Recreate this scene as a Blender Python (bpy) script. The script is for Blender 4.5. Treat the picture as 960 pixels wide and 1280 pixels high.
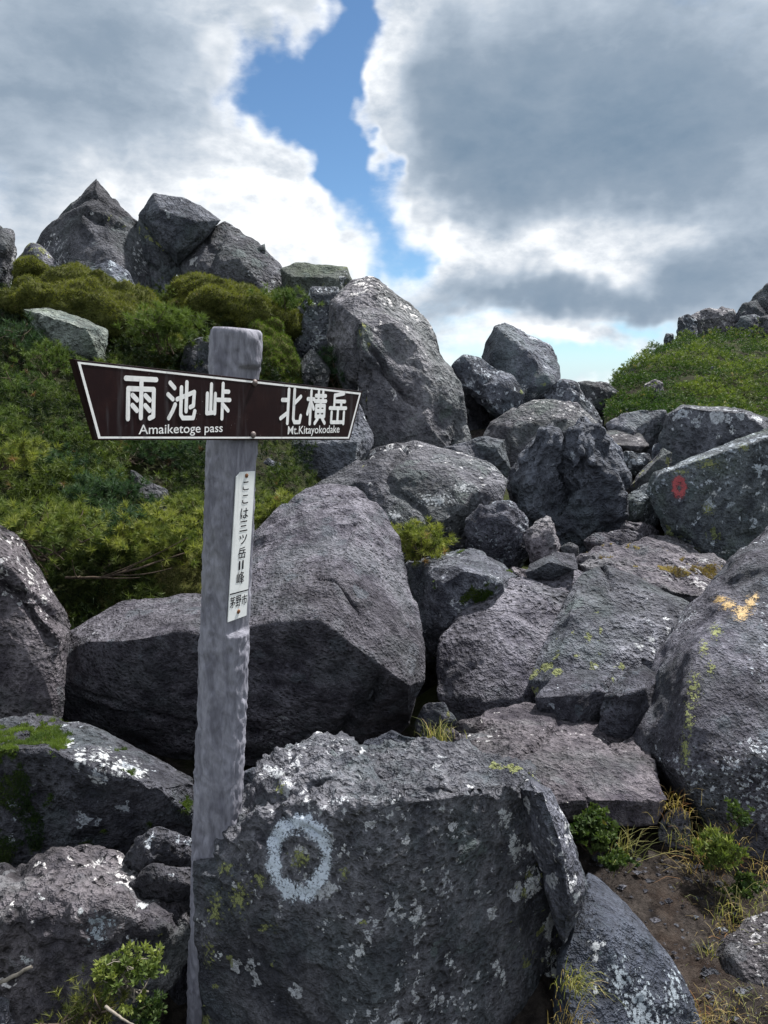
import bpy, bmesh, math, random
import numpy as np
from mathutils import Vector, Matrix

for _o in list(bpy.data.objects):
    bpy.data.objects.remove(_o)
SC = bpy.context.scene
COL = SC.collection
RAD = math.radians

# ------------------------------------------------------------------ camera
EYE = np.array([0.0, 0.0, 1.6])
PITCH = RAD(9.7)
FPX = 960.0
cam_d = bpy.data.cameras.new('camera')
cam = bpy.data.objects.new('camera', cam_d)
COL.objects.link(cam)
cam.location = EYE
cam.rotation_euler = (RAD(90) - PITCH, 0, 0)
cam_d.sensor_fit = 'VERTICAL'
cam_d.sensor_height = 36.0
cam_d.lens = 36.0 * FPX / 1280.0
cam_d.clip_start = 0.05
cam_d.clip_end = 100000
SC.camera = cam
SC.render.resolution_x, SC.render.resolution_y = 768, 1024

CP, SP = math.cos(PITCH), math.sin(PITCH)

def ray(px, py):
    a = (px - 480.0) / FPX
    b = (640.0 - py) / FPX
    return np.array([a, CP + b * SP, -SP + b * CP])

def P(px, py, Y):
    d = ray(px, py)
    return EYE + d * (Y / d[1])

def proj(V):
    D = np.asarray(V, float) - EYE
    z = D[..., 1] * CP - D[..., 2] * SP
    u = D[..., 1] * SP + D[..., 2] * CP
    return 480 + FPX * D[..., 0] / z, 640 - FPX * u / z

# ------------------------------------------------------------------ node helper
class NT:
    def __init__(self, tree):
        self.t = tree
        self.n = tree.nodes
        self.l = tree.links
    def new(self, kind, **kw):
        nd = self.n.new(kind)
        for k, v in kw.items():
            setattr(nd, k, v)
        return nd
    def put(self, sock, val):
        if isinstance(val, bpy.types.NodeSocket):
            self.l.new(val, sock)
        elif val is not None:
            if hasattr(sock, 'default_value'):
                dv = sock.default_value
                if hasattr(dv, '__len__') and not hasattr(val, '__len__'):
                    val = [val] * len(dv)
                if hasattr(dv, '__len__') and len(dv) == 4 and len(val) == 3:
                    val = tuple(val) + (1.0,)
                sock.default_value = val
    def m(self, op, a, b=None, c=None, clamp=False):
        nd = self.new('ShaderNodeMath', operation=op, use_clamp=clamp)
        for s, v in zip(nd.inputs, (a, b, c)):
            self.put(s, v)
        return nd.outputs[0]
    def vm(self, op, a, b=None):
        nd = self.new('ShaderNodeVectorMath', operation=op)
        self.put(nd.inputs[0], a)
        if b is not None:
            self.put(nd.inputs[3 if op == 'SCALE' else 1], b)
        return nd.outputs[1] if op in ('DOT_PRODUCT', 'LENGTH', 'DISTANCE') else nd.outputs[0]
    def mix(self, f, a, b, mode='MIX'):
        nd = self.new('ShaderNodeMix', data_type='RGBA', blend_type=mode)
        self.put(nd.inputs[0], f)
        self.put(nd.inputs[6], a)
        self.put(nd.inputs[7], b)
        return nd.outputs[2]
    def sstep(self, x, lo, hi):
        nd = self.new('ShaderNodeMapRange', interpolation_type='SMOOTHSTEP')
        self.put(nd.inputs[0], x)
        self.put(nd.inputs[1], lo)
        self.put(nd.inputs[2], hi)
        return nd.outputs[0]
    def noise(self, vec, scale, detail=6, rough=0.55, dist=0.0, color=False):
        nd = self.new('ShaderNodeTexNoise')
        self.put(nd.inputs['Vector'], vec)
        self.put(nd.inputs['Scale'], scale)
        nd.inputs['Detail'].default_value = detail
        nd.inputs['Roughness'].default_value = rough
        nd.inputs['Distortion'].default_value = dist
        return nd.outputs[1] if color else nd.outputs[0]
    def voro(self, vec, scale, feature='F1', rnd=1.0):
        nd = self.new('ShaderNodeTexVoronoi', feature=feature)
        self.put(nd.inputs['Vector'], vec)
        self.put(nd.inputs['Scale'], scale)
        nd.inputs['Randomness'].default_value = rnd
        return nd
    def bump(self, h, dist, strength=1.0, normal=None):
        nd = self.new('ShaderNodeBump')
        nd.inputs['Strength'].default_value = strength
        nd.inputs['Distance'].default_value = dist
        self.put(nd.inputs['Height'], h)
        if normal is not None:
            self.l.new(normal, nd.inputs['Normal'])
        return nd.outputs[0]

# ------------------------------------------------------------------ sky
SUN_AZ, SUN_EL = RAD(48), RAD(58)      # azimuth to the right of the view direction
w = bpy.data.worlds.new('World')
SC.world = w
w.use_nodes = True
w.node_tree.nodes.clear()
W = NT(w.node_tree)
tc = W.new('ShaderNodeTexCoord').outputs['Generated']
sky = W.new('ShaderNodeTexSky', sky_type='NISHITA')
sky.sun_disc = False
sky.sun_elevation = SUN_EL
sky.sun_rotation = SUN_AZ
sky.altitude = 2300
sky.air_density = 1.0
sky.dust_density = 0.6
sky.ozone_density = 1.6
sx = W.new('ShaderNodeSeparateXYZ')
W.l.new(tc, sx.inputs[0])
AZ = W.m('ARCTAN2', sx.outputs[0], sx.outputs[1])
EL = W.m('ARCSINE', sx.outputs[2])

def azel(px, py):
    d = ray(px, py)
    d = d / np.linalg.norm(d)
    return math.atan2(d[0], d[1]), math.asin(d[2])

# cloud edges are warped so that no blob keeps a smooth rim
wn = W.noise(tc, 6.0, 4, 0.62, 0.0, True)
ws = W.new('ShaderNodeSeparateColor')
W.l.new(wn, ws.inputs[0])
AZW = W.m('MULTIPLY_ADD', W.m('SUBTRACT', ws.outputs[0], 0.5), 0.22, AZ)
ELW = W.m('MULTIPLY_ADD', W.m('SUBTRACT', ws.outputs[1], 0.5), 0.16, EL)

ae = W.new('ShaderNodeCombineXYZ')
W.put(ae.inputs[0], AZW)
W.put(ae.inputs[1], ELW)

def blob(px, py, rx, ry):
    a, e = azel(px, py)
    nd = W.new('ShaderNodeVectorMath', operation='MULTIPLY_ADD')
    W.l.new(ae.outputs[0], nd.inputs[0])
    nd.inputs[1].default_value = (FPX / rx, FPX / ry, 0)
    nd.inputs[2].default_value = (-a * FPX / rx, -e * FPX / ry, 0)
    return W.m('POWER', 0.36788, W.vm('DOT_PRODUCT', nd.outputs[0], nd.outputs[0]))

def field(base, blobs):
    s = base
    for (px, py, rx, ry, k) in blobs:
        s = W.m('MULTIPLY_ADD', blob(px, py, rx, ry), k, s)
    return s

stretch = W.new('ShaderNodeMapping')
stretch.inputs['Scale'].default_value = (1, 1, 1.9)
W.l.new(tc, stretch.inputs[0])
SV = stretch.outputs[0]
cov = field(0.34, [
    (380, 85, 58, 42, -0.66), (430, 55, 30, 40, -0.52), (315, 122, 46, 26, -0.52), (405, 150, 48, 48, -0.72), (425, 0, 26, 40, -0.45), (330, -10, 60, 36, 0.3),
    (495, 150, 42, 60, 0.45), (335, 205, 40, 30, 0.35), (400, 285, 40, 35, 0.3),
    (428, 215, 40, 48, -0.88), (478, 280, 46, 40, -0.6), (550, 272, 22, 18, -0.5), (510, 325, 35, 25, -0.5),
    (720, 462, 130, 26, -0.62), (760, 412, 190, 12, -0.35),
    (700, 428, 55, 22, 0.45), (140, 120, 190, 160, 0.3), (720, 190, 240, 150, 0.4), (360, 260, 60, 60, 0.25),
    (520, 120, 45, 120, 0.25), (580, 320, 60, 60, 0.2),
])
n1 = W.noise(SV, 4.2, 6, 0.62, 0.1)
n2 = W.noise(SV, 11.0, 7, 0.62, 0.15)
dens = W.m('MULTIPLY_ADD', W.m('SUBTRACT', n1, 0.5), 1.25, cov)
dens = W.m('MULTIPLY_ADD', W.m('SUBTRACT', n2, 0.5), 0.55, dens)
alpha = W.sstep(dens, -0.16, 0.40)
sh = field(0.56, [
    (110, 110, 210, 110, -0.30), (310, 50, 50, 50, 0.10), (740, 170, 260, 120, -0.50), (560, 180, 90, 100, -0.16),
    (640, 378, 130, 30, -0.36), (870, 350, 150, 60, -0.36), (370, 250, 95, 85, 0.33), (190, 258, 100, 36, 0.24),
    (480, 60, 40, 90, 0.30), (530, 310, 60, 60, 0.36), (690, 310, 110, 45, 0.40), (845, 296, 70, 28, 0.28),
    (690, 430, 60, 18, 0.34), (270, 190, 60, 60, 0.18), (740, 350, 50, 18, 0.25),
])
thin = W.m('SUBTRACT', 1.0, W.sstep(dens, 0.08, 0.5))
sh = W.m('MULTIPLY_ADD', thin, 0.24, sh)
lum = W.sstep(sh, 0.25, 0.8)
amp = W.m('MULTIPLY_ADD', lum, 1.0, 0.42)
puff = W.m('SUBTRACT', 0.62, W.m('ABSOLUTE', W.m('MULTIPLY_ADD', W.noise(SV, 8.0, 6, 0.58, 0.2), 4.0, -2.0)))
bil = W.m('ADD', W.m('MULTIPLY', puff, 0.28), W.m('ADD', W.m('MULTIPLY', W.m('SUBTRACT', n2, 0.5), 0.9), W.m('MULTIPLY', W.m('SUBTRACT', n1, 0.5), 0.6)))
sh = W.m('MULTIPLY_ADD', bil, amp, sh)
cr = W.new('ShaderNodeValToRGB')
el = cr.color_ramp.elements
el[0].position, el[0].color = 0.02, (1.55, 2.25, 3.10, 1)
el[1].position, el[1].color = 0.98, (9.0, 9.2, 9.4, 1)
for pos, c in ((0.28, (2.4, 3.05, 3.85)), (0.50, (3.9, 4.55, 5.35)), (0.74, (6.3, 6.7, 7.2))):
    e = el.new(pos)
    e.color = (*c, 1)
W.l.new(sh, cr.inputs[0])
# pale band of far haze over the horizon, all round
hz = W.m('EXPONENT', W.m('MULTIPLY', W.m('MULTIPLY', EL, EL), -900.0))
clear = W.mix(1.0, sky.outputs[0], (0.80, 0.98, 1.05), 'MULTIPLY')
clear = W.mix(W.m('MULTIPLY', hz, 0.75), clear, (5.4, 6.7, 7.5))
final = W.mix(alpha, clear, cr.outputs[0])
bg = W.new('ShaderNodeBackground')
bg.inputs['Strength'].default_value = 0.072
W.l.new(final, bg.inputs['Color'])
wo = W.new('ShaderNodeOutputWorld')
W.l.new(bg.outputs[0], wo.inputs[0])
w.cycles.sampling_method = 'MANUAL'
w.cycles.sample_map_resolution = 512

# ------------------------------------------------------------------ sun and exposure
sd = bpy.data.lights.new('sun', 'SUN')
sd.energy = 5.0
sd.angle = RAD(2.5)
sd.color = (1.0, 0.955, 0.90)
so = bpy.data.objects.new('sun', sd)
COL.objects.link(so)
sv = Vector((math.sin(SUN_AZ) * math.cos(SUN_EL), math.cos(SUN_AZ) * math.cos(SUN_EL), math.sin(SUN_EL)))
so.rotation_euler = sv.to_track_quat('Z', 'Y').to_euler()
so.location = (5, 5, 12)
SC.view_settings.view_transform = 'Standard'
SC.view_settings.look = 'None'
SC.view_settings.exposure = 0.80
SC.view_settings.gamma = 1.0
SC.render.engine = 'CYCLES'
SC.cycles.use_denoising = True
SC.cycles.max_bounces = 3
SC.cycles.diffuse_bounces = 2
SC.cycles.transparent_max_bounces = 8

# ------------------------------------------------------------------ numpy noise
_r = np.random.RandomState(7)
PERM = np.concatenate([_r.permutation(256)] * 3).astype(np.int64)
GRAD = _r.normal(size=(256, 3))
GRAD /= np.linalg.norm(GRAD, axis=1)[:, None]

def pn(Pt, seed=0):
    Pt = np.asarray(Pt, float) + seed * 17.317 + 1000.0
    i = np.floor(Pt).astype(np.int64)
    f = Pt - i
    u = f * f * f * (f * (f * 6 - 15) + 10)
    i &= 255
    out = np.zeros(len(Pt))
    for dx in (0, 1):
        wx = u[:, 0] if dx else 1 - u[:, 0]
        px_ = PERM[(i[:, 0] + dx) & 255]
        for dy in (0, 1):
            wy = u[:, 1] if dy else 1 - u[:, 1]
            py_ = PERM[px_ + ((i[:, 1] + dy) & 255)]
            for dz in (0, 1):
                wz = u[:, 2] if dz else 1 - u[:, 2]
                h = PERM[py_ + ((i[:, 2] + dz) & 255)]
                g = GRAD[h]
                d = g[:, 0] * (f[:, 0] - dx) + g[:, 1] * (f[:, 1] - dy) + g[:, 2] * (f[:, 2] - dz)
                out += wx * wy * wz * d
    return out * 1.6

def fbm(Pt, lam, octs, seed=0, g=0.5):
    s, a = 0, 1.0
    for k in range(octs):
        s = s + a * pn(Pt / lam, seed + k)
        lam /= 2.0
        a *= g
    return s

# ------------------------------------------------------------------ mesh helpers
def mesh_np(name, V, F, mat=None, smooth=False, attrs=None):
    V = np.asarray(V, np.float32)
    F = np.asarray(F, np.int32)
    me = bpy.data.meshes.new(name)
    me.vertices.add(len(V))
    me.vertices.foreach_set('co', V.ravel())
    me.loops.add(F.size)
    me.loops.foreach_set('vertex_index', F.ravel())
    me.polygons.add(len(F))
    me.polygons.foreach_set('loop_start', np.arange(len(F), dtype=np.int32) * F.shape[1])
    me.polygons.foreach_set('use_smooth', np.full(len(F), smooth))
    me.update(calc_edges=True)
    if attrs:
        for k, a in attrs.items():
            at = me.attributes.new(k, 'FLOAT', 'POINT')
            at.data.foreach_set('value', np.asarray(a, np.float32))
    if mat:
        me.materials.append(mat)
    return me

def link(name, data, parent=None, loc=None):
    o = bpy.data.objects.new(name, data)
    COL.objects.link(o)
    if loc is not None:
        o.location = loc
    if parent is not None:
        o.parent = parent
    return o

def tag(o, label, cat, group=None, kind=None):
    if label:
        o['label'] = label
    if cat:
        o['category'] = cat
    if group:
        o['group'] = group
    if kind:
        o['kind'] = kind
    return o

def new_mat(name):
    m = bpy.data.materials.new(name)
    m.use_nodes = True
    m.node_tree.nodes.clear()
    t = NT(m.node_tree)
    out = t.new('ShaderNodeOutputMaterial')
    return m, t, out

def principled(t, out, color, rough=0.9, spec=0.25, normal=None):
    b = t.new('ShaderNodeBsdfPrincipled')
    t.put(b.inputs['Base Color'], color)
    t.put(b.inputs['Roughness'], rough)
    t.put(b.inputs['Specular IOR Level'], spec)
    if normal is not None:
        t.l.new(normal, b.inputs['Normal'])
    t.l.new(b.outputs[0], out.inputs[0])
    return b

# ------------------------------------------------------------------ materials
def rock_material(name, dark, light, s=1.0, white=0.5, green=0.4, pit=1.0, yellow=0.2, film=(0.085, 0.108, 0.102), film_amt=0.5):
    m, t, out = new_mat(name)
    co = t.new('ShaderNodeTexCoord').outputs['Object']
    rnd = t.new('ShaderNodeObjectInfo').outputs['Random']
    v = t.vm('ADD', co, t.vm('SCALE', (37.0, 91.0, 53.0), rnd))
    v = t.vm('SCALE', v, t.m('MULTIPLY_ADD', t.m('FRACT', t.m('MULTIPLY', rnd, 13.7)), 0.7, 0.70))
    big = t.noise(v, 2.2 * s, 3, 0.6, 0.4)
    mid = t.noise(v, 13 * s, 5, 0.68)
    fine = t.noise(v, 80 * s, 3, 0.72)
    film_n = t.noise(v, 4.0 * s, 5, 0.68)
    k = t.m('MULTIPLY_ADD', mid, 0.7, t.m('MULTIPLY', big, 0.4))
    base = t.mix(t.sstep(k, 0.40, 0.72), dark, light)
    base = t.mix(t.m('MULTIPLY', t.sstep(film_n, 0.47, 0.62), film_amt), base, film)
    stain = t.noise(v, 1.25 * s, 4, 0.62, 0.6)
    base = t.mix(1.0, base, t.m('MULTIPLY_ADD', t.sstep(stain, 0.33, 0.67), 0.75, 0.62), 'MULTIPLY')
    # vesicles in the lava
    vp = t.voro(t.vm('ADD', v, t.vm('SCALE', (0.05 / s, 0.03 / s, -0.04 / s), mid)), 58 * s)
    pitm = t.m('SUBTRACT', 1.0, t.sstep(vp.outputs['Distance'], 0.10, 0.45))
    pitm = t.m('MULTIPLY', pitm, t.sstep(big, 0.36, 0.60))
    # crystal speckle of the stone itself
    base = t.mix(1.0, base, t.m('MULTIPLY_ADD', fine, 2.5, -0.22), 'MULTIPLY')
    base = t.mix(t.m('MULTIPLY', pitm, 0.45 * min(pit, 1)), base, tuple(c * 0.35 for c in dark))
    # crusts of lichen: dull grey, white, yellow green
    wob = t.vm('ADD', v, t.vm('SCALE', t.noise(v, 30 * s, 3, 0.65, 0, True), 0.065 / s))
    def crust(sc, gate, lo, rmax, off):
        vo = t.voro(t.vm('ADD', wob, (off, off * 1.7, off * 0.6)), sc * s)
        sc_ = t.new('ShaderNodeSeparateColor')
        t.l.new(vo.outputs['Color'], sc_.inputs[0])
        g_ = t.m('ADD', gate, t.m('MULTIPLY_ADD', t.m('FRACT', t.m('MULTIPLY', rnd, 5.1 + off)), 0.16, -0.07))
        r = t.m('MULTIPLY', t.m('POWER', sc_.outputs[0], 2.0), t.m('MULTIPLY', t.sstep(g_, lo, lo + 0.12), rmax))
        return t.m('MULTIPLY', t.sstep(t.m('MULTIPLY_ADD', t.m('SUBTRACT', fine, 0.5), 0.35, t.m('SUBTRACT', r, vo.outputs['Distance'])), 0.0, 0.08), t.sstep(fine, 0.30, 0.50)), sc_.outputs[1]
    g1, q1 = crust(14, film_n, 0.42, 0.66, 3.1)
    base = t.mix(t.m('MULTIPLY', g1, 0.55), base, t.mix(q1, (0.12, 0.137, 0.15), (0.09, 0.12, 0.105) if green > .5 else (0.14, 0.14, 0.15)))
    if white > 0:
        w1, q = crust(19, t.m('SUBTRACT', 1.0, film_n), 0.60 - 0.16 * white, 0.66, 5.7)
        w2, q2 = crust(52, big, 0.60 - 0.20 * white, 0.72, 1.7)
        wc = t.mix(q, (0.42, 0.44, 0.45), (0.62, 0.63, 0.62))
        base = t.mix(t.m('MULTIPLY', t.m('MAXIMUM', w1, w2), 0.85), base, wc)
    if yellow > 0:
        y1, _ = crust(30, t.m('SUBTRACT', 1.0, big), 0.60 - 0.15 * yellow, 0.8, 7.9)
        base = t.mix(t.m('MULTIPLY', y1, 0.75), base, (0.22, 0.24, 0.075))
    hue = t.mix(t.m('FRACT', t.m('MULTIPLY', rnd, 7.3)), (0.88, 0.97, 1.11), (1.04, 0.99, 1.0))
    base = t.mix(1.0, base, hue, 'MULTIPLY')
    base = t.mix(1.0, base, t.vm('SCALE', (1, 1, 1), t.m('MULTIPLY_ADD', rnd, 0.40, 0.80)), 'MULTIPLY')
    hgt = t.m('MULTIPLY_ADD', fine, 0.24, t.m('MULTIPLY_ADD', pitm, -0.20 * pit, mid))
    nrm = t.bump(hgt, 0.075 / s, 1.0)
    principled(t, out, base, 0.88, 0.3, nrm)
    return m

RM = {
    'near_face': rock_material('rock_near_face', (0.026, 0.030, 0.041), (0.107, 0.112, 0.132), 1.0, 0.45, 0.6, 0.6, 0.2, film=(0.055, 0.072, 0.076), film_amt=0.5),
    'near_pit': rock_material('rock_near_pitted', (0.036, 0.033, 0.043), (0.176, 0.166, 0.182), 1.0, 0.28, 0.2, 1.3, 0.0, film_amt=0.25),
    'near_lich': rock_material('rock_near_lichen', (0.020, 0.020, 0.026), (0.098, 0.094, 0.102), 1.0, 0.50, 0.5, 1.2, 0.05, film_amt=0.3),
    'ring_face': rock_material('rock_ring_face', (0.034, 0.036, 0.045), (0.150, 0.150, 0.160), 1.0, 0.70, 0.7, 0.8, 0.70, film=(0.085, 0.105, 0.110), film_amt=0.5),
    'mid_pit': rock_material('rock_mid_pitted', (0.036, 0.034, 0.045), (0.178, 0.170, 0.186), 0.62, 0.35, 0.3, 1.2, 0.0, film_amt=0.30),
    'mid_face': rock_material('rock_mid_face', (0.036, 0.038, 0.048), (0.171, 0.173, 0.190), 0.62, 0.45, 0.6, 0.8, 0.1, film_amt=0.4),
    'mid_green': rock_material('rock_mid_green', (0.042, 0.045, 0.050), (0.165, 0.173, 0.171), 0.62, 0.50, 1.0, 0.7, 0.55, film=(0.095, 0.115, 0.085), film_amt=0.55),
    'far': rock_material('rock_far', (0.036, 0.039, 0.049), (0.171, 0.174, 0.190), 0.36, 0.60, 0.6, 0.7, 0.05, film_amt=0.4),
    'far_green': rock_material('rock_far_green', (0.046, 0.053, 0.048), (0.177, 0.195, 0.165), 0.36, 0.40, 1.0, 0.6, 0.3, film=(0.105, 0.130, 0.085), film_amt=0.7),
}

def soil_material():
    m, t, out = new_mat('soil')
    co = t.new('ShaderNodeTexCoord').outputs['Object']
    a = t.noise(co, 3.0, 6, 0.6)
    b = t.noise(co, 22.0, 9, 0.7)
    c = t.noise(co, 120.0, 5, 0.7)
    base = t.mix(t.sstep(b, 0.35, 0.68), (0.018, 0.015, 0.015), (0.090, 0.077, 0.070))
    base = t.mix(t.m('MULTIPLY', t.sstep(a, 0.5, 0.68), 0.35), base, (0.085, 0.052, 0.034))
    base = t.mix(1.0, base, t.m('MULTIPLY_ADD', c, 1.2, 0.4), 'MULTIPLY')
    far = t.new('ShaderNodeSeparateXYZ')
    t.l.new(co, far.inputs[0])
    base = t.mix(t.sstep(far.outputs[1], 20.0, 60.0), base, (0.045, 0.070, 0.030))
    away = t.sstep(t.vm('DISTANCE', co, (0.7, 1.9, 0.2)), 1.1, 2.4)
    base = t.mix(t.m('MULTIPLY', away, t.sstep(t.noise(co, 1.7, 5, 0.65), 0.40, 0.56)), base, t.mix(b, (0.020, 0.030, 0.010), (0.085, 0.105, 0.030)))
    n = t.bump(b, 0.07, 1.0)
    n = t.bump(c, 0.016, 1.0, n)
    principled(t, out, base, 0.95, 0.15, n)
    return m
SOIL = soil_material()

def slope_material():
    m, t, out = new_mat('mossy_soil')
    co = t.new('ShaderNodeTexCoord').outputs['Object']
    b = t.noise(co, 7.0, 9, 0.7)
    c = t.noise(co, 60.0, 5, 0.7)
    base = t.mix(t.sstep(b, 0.38, 0.62), (0.022, 0.020, 0.014), (0.035, 0.048, 0.012))
    base = t.mix(1.0, base, t.m('MULTIPLY_ADD', c, 1.2, 0.4), 'MULTIPLY')
    n = t.bump(b, 0.05, 0.9)
    principled(t, out, base, 0.95, 0.1, t.bump(c, 0.02, 0.9, n))
    return m
SLOPE = slope_material()

def leaf_material(name, c0, c1, c2, transl=0.3, rough=0.6):
    """c0 to c1 by the tuft's own tint; c2 is the odd dry one (tint above 0.93)"""
    m, t, out = new_mat(name)
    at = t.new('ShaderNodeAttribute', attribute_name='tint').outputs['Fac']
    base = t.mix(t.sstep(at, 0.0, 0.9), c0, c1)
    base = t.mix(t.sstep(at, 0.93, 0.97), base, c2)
    b = t.new('ShaderNodeBsdfPrincipled')
    t.put(b.inputs['Base Color'], base)
    b.inputs['Roughness'].default_value = rough
    b.inputs['Specular IOR Level'].default_value = 0.25
    tr = t.new('ShaderNodeBsdfTranslucent')
    t.put(tr.inputs[0], t.mix(1.0, base, (1.15, 1.25, 0.6), 'MULTIPLY'))
    mx = t.new('ShaderNodeMixShader')
    mx.inputs[0].default_value = transl
    t.l.new(b.outputs[0], mx.inputs[1])
    t.l.new(tr.outputs[0], mx.inputs[2])
    t.l.new(mx.outputs[0], out.inputs[0])
    return m

LM = {
    'pine': leaf_material('pine_needles', (0.030, 0.062, 0.020), (0.100, 0.145, 0.034), (0.18, 0.10, 0.05)),
    'thicket': leaf_material('thicket_needles', (0.010, 0.023, 0.009), (0.090, 0.122, 0.026), (0.13, 0.09, 0.05)),
    'pine_light': leaf_material('pine_needles_light', (0.075, 0.112, 0.028), (0.235, 0.255, 0.060), (0.24, 0.15, 0.06)),
    'pine_dark': leaf_material('pine_needles_dark', (0.022, 0.050, 0.026), (0.060, 0.105, 0.050), (0.12, 0.06, 0.03)),
    'hill': leaf_material('hill_needles', (0.030, 0.066, 0.016), (0.155, 0.200, 0.038), (0.22, 0.19, 0.08)),
    'moss': leaf_material('moss_blades', (0.045, 0.058, 0.014), (0.165, 0.175, 0.034), (0.16, 0.13, 0.06)),
    'moss_green': leaf_material('moss_blades_green', (0.040, 0.075, 0.014), (0.120, 0.175, 0.028), (0.16, 0.13, 0.05)),
    'moss_pale': leaf_material('moss_blades_pale', (0.085, 0.088, 0.035), (0.190, 0.185, 0.080), (0.2, 0.16, 0.09)),
    'shrub': leaf_material('shrub_leaves', (0.070, 0.105, 0.026), (0.215, 0.250, 0.065), (0.27, 0.22, 0.09)),
    'leafy': leaf_material('leafy_green', (0.022, 0.046, 0.014), (0.066, 0.098, 0.026), (0.15, 0.14, 0.04)),
    'grass': leaf_material('grass_blades', (0.090, 0.115, 0.030), (0.300, 0.290, 0.110), (0.42, 0.33, 0.15)),
    'dry': leaf_material('dry_grass', (0.170, 0.120, 0.050), (0.420, 0.330, 0.140), (0.30, 0.15, 0.06)),
}

def plain_mat(name, col, rough=0.7, spec=0.3, nscale=None, ndist=0.002, var=0.0):
    m, t, out = new_mat(name)
    base, nrm = col, None
    if nscale:
        co = t.new('ShaderNodeTexCoord').outputs['Object']
        nz = t.noise(co, nscale, 8, 0.65)
        base = t.mix(t.sstep(nz, 0.3, 0.7), tuple(c * (1 - var) for c in col), tuple(min(1, c * (1 + var)) for c in col))
        nrm = t.bump(nz, ndist, 0.6)
    principled(t, out, base, rough, spec, nrm)
    return m
TWIG = plain_mat('twig_bark', (0.075, 0.058, 0.045), 0.9, 0.15, 40, 0.004, 0.5)
TWIG_DEAD = plain_mat('dead_twig', (0.20, 0.18, 0.155), 0.9, 0.15, 40, 0.004, 0.4)

# ------------------------------------------------------------------ rocks
ROCKS = {}
GROUND_PTS = []
DEPS = None

def vnormals(V, F):
    a = V[F[:, 1]] - V[F[:, 0]]
    b = V[F[:, 2]] - V[F[:, 0]]
    fn = np.cross(a, b)
    N_ = np.zeros_like(V)
    for k in range(3):
        for q in range(3):
            N_[:, q] += np.bincount(F[:, k], fn[:, q], len(V))
    return N_ / (np.linalg.norm(N_, axis=1)[:, None] + 1e-12), fn / (np.linalg.norm(fn, axis=1)[:, None] + 1e-12)

def tri_edges(F):
    E = np.sort(np.concatenate([F[:, (0, 1)], F[:, (1, 2)], F[:, (2, 0)]]), 1)
    k = E[:, 0].astype(np.int64) * 4000000 + E[:, 1]
    u, inv = np.unique(k, return_inverse=True)
    return np.stack([u // 4000000, u % 4000000], 1), inv.reshape(3, -1).T

def refine(V, F, fine, coarse, slack):
    """split long edges until the faces turned to the path are fine and the far sides coarse"""
    for it in range(18):
        E, T = tri_edges(F)
        L = np.linalg.norm(V[E[:, 0]] - V[E[:, 1]], axis=1)
        fn = np.cross(V[F[:, 1]] - V[F[:, 0]], V[F[:, 2]] - V[F[:, 0]])
        fn /= np.linalg.norm(fn, axis=1)[:, None] + 1e-12
        face = ((V[F[:, 0]] - EYE) * fn).sum(1) < slack
        fe = np.zeros(len(E), bool)
        fe[T[face].ravel()] = True
        mk = (L > coarse) | (fe & (L > fine))
        if not mk.any():
            break
        mid = np.full(len(E), -1)
        mid[mk] = len(V) + np.arange(mk.sum())
        V = np.concatenate([V, (V[E[mk, 0]] + V[E[mk, 1]]) / 2])
        M = mid[T]
        cnt = (M >= 0).sum(1)
        out = [F[cnt == 0]]
        f, m = F[cnt == 3], M[cnt == 3]
        out += [np.stack(q, 1) for q in ((f[:, 0], m[:, 0], m[:, 2]), (m[:, 0], f[:, 1], m[:, 1]), (m[:, 2], m[:, 1], f[:, 2]), (m[:, 0], m[:, 1], m[:, 2]))]
        for k in range(3):
            k1, k2 = (k + 1) % 3, (k + 2) % 3
            q = (cnt == 1) & (M[:, k] >= 0)
            f, m = F[q], M[q]
            out += [np.stack((f[:, k], m[:, k], f[:, k2]), 1), np.stack((m[:, k], f[:, k1], f[:, k2]), 1)]
            q = (cnt == 2) & (M[:, k] < 0)          # edges k1 and k2 are split
            f, m = F[q], M[q]
            out += [np.stack((m[:, k1], f[:, k2], m[:, k2]), 1), np.stack((f[:, k], f[:, k1], m[:, k1]), 1), np.stack((f[:, k], m[:, k1], m[:, k2]), 1)]
        F = np.concatenate(out)
    return V, F

def relax(V, F, times, k=0.5):
    E, _t = tri_edges(F)
    for _ in range(times):
        S = np.zeros_like(V)
        c = np.zeros(len(V))
        for a_, b_ in ((0, 1), (1, 0)):
            c += np.bincount(E[:, a_], minlength=len(V))
            for q in range(3):
                S[:, q] += np.bincount(E[:, a_], V[E[:, b_], q], len(V))
        V = V * (1 - k) + k * S / np.maximum(c, 1)[:, None]
    return V

def cells(V, Vw, seeds, ro, sl, off, slope, width):
    """a flat break per cell, blended over a narrow strip at the cell's border"""
    m_ = seeds.mean(0)
    A, B = (Vw - m_).astype(np.float32), (seeds - m_).astype(np.float32)
    D = (A * A).sum(1)[:, None] - 2 * A @ B.T + (B * B).sum(1)[None]
    i1 = D.argmin(1)
    r_ = np.arange(len(D))
    d1 = D[r_, i1].copy()
    D[r_, i1] = 1e9
    i2 = D.argmin(1)
    c = np.stack([i1, i2], 1)
    d = np.sqrt(np.maximum(np.stack([d1, D[r_, i2]], 1), 0)).astype(float)
    t = np.clip((d[:, 1] - d[:, 0]) / width, -1, 1) * 0.5 + 0.5      # 1: first cell
    val = []
    for k in (0, 1):
        ck = c[:, k]
        val.append(off * ro[ck] + slope * ((V - seeds[ck]) * sl[ck]).sum(1))
    return val[0] * t + val[1] * (1 - t)

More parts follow.
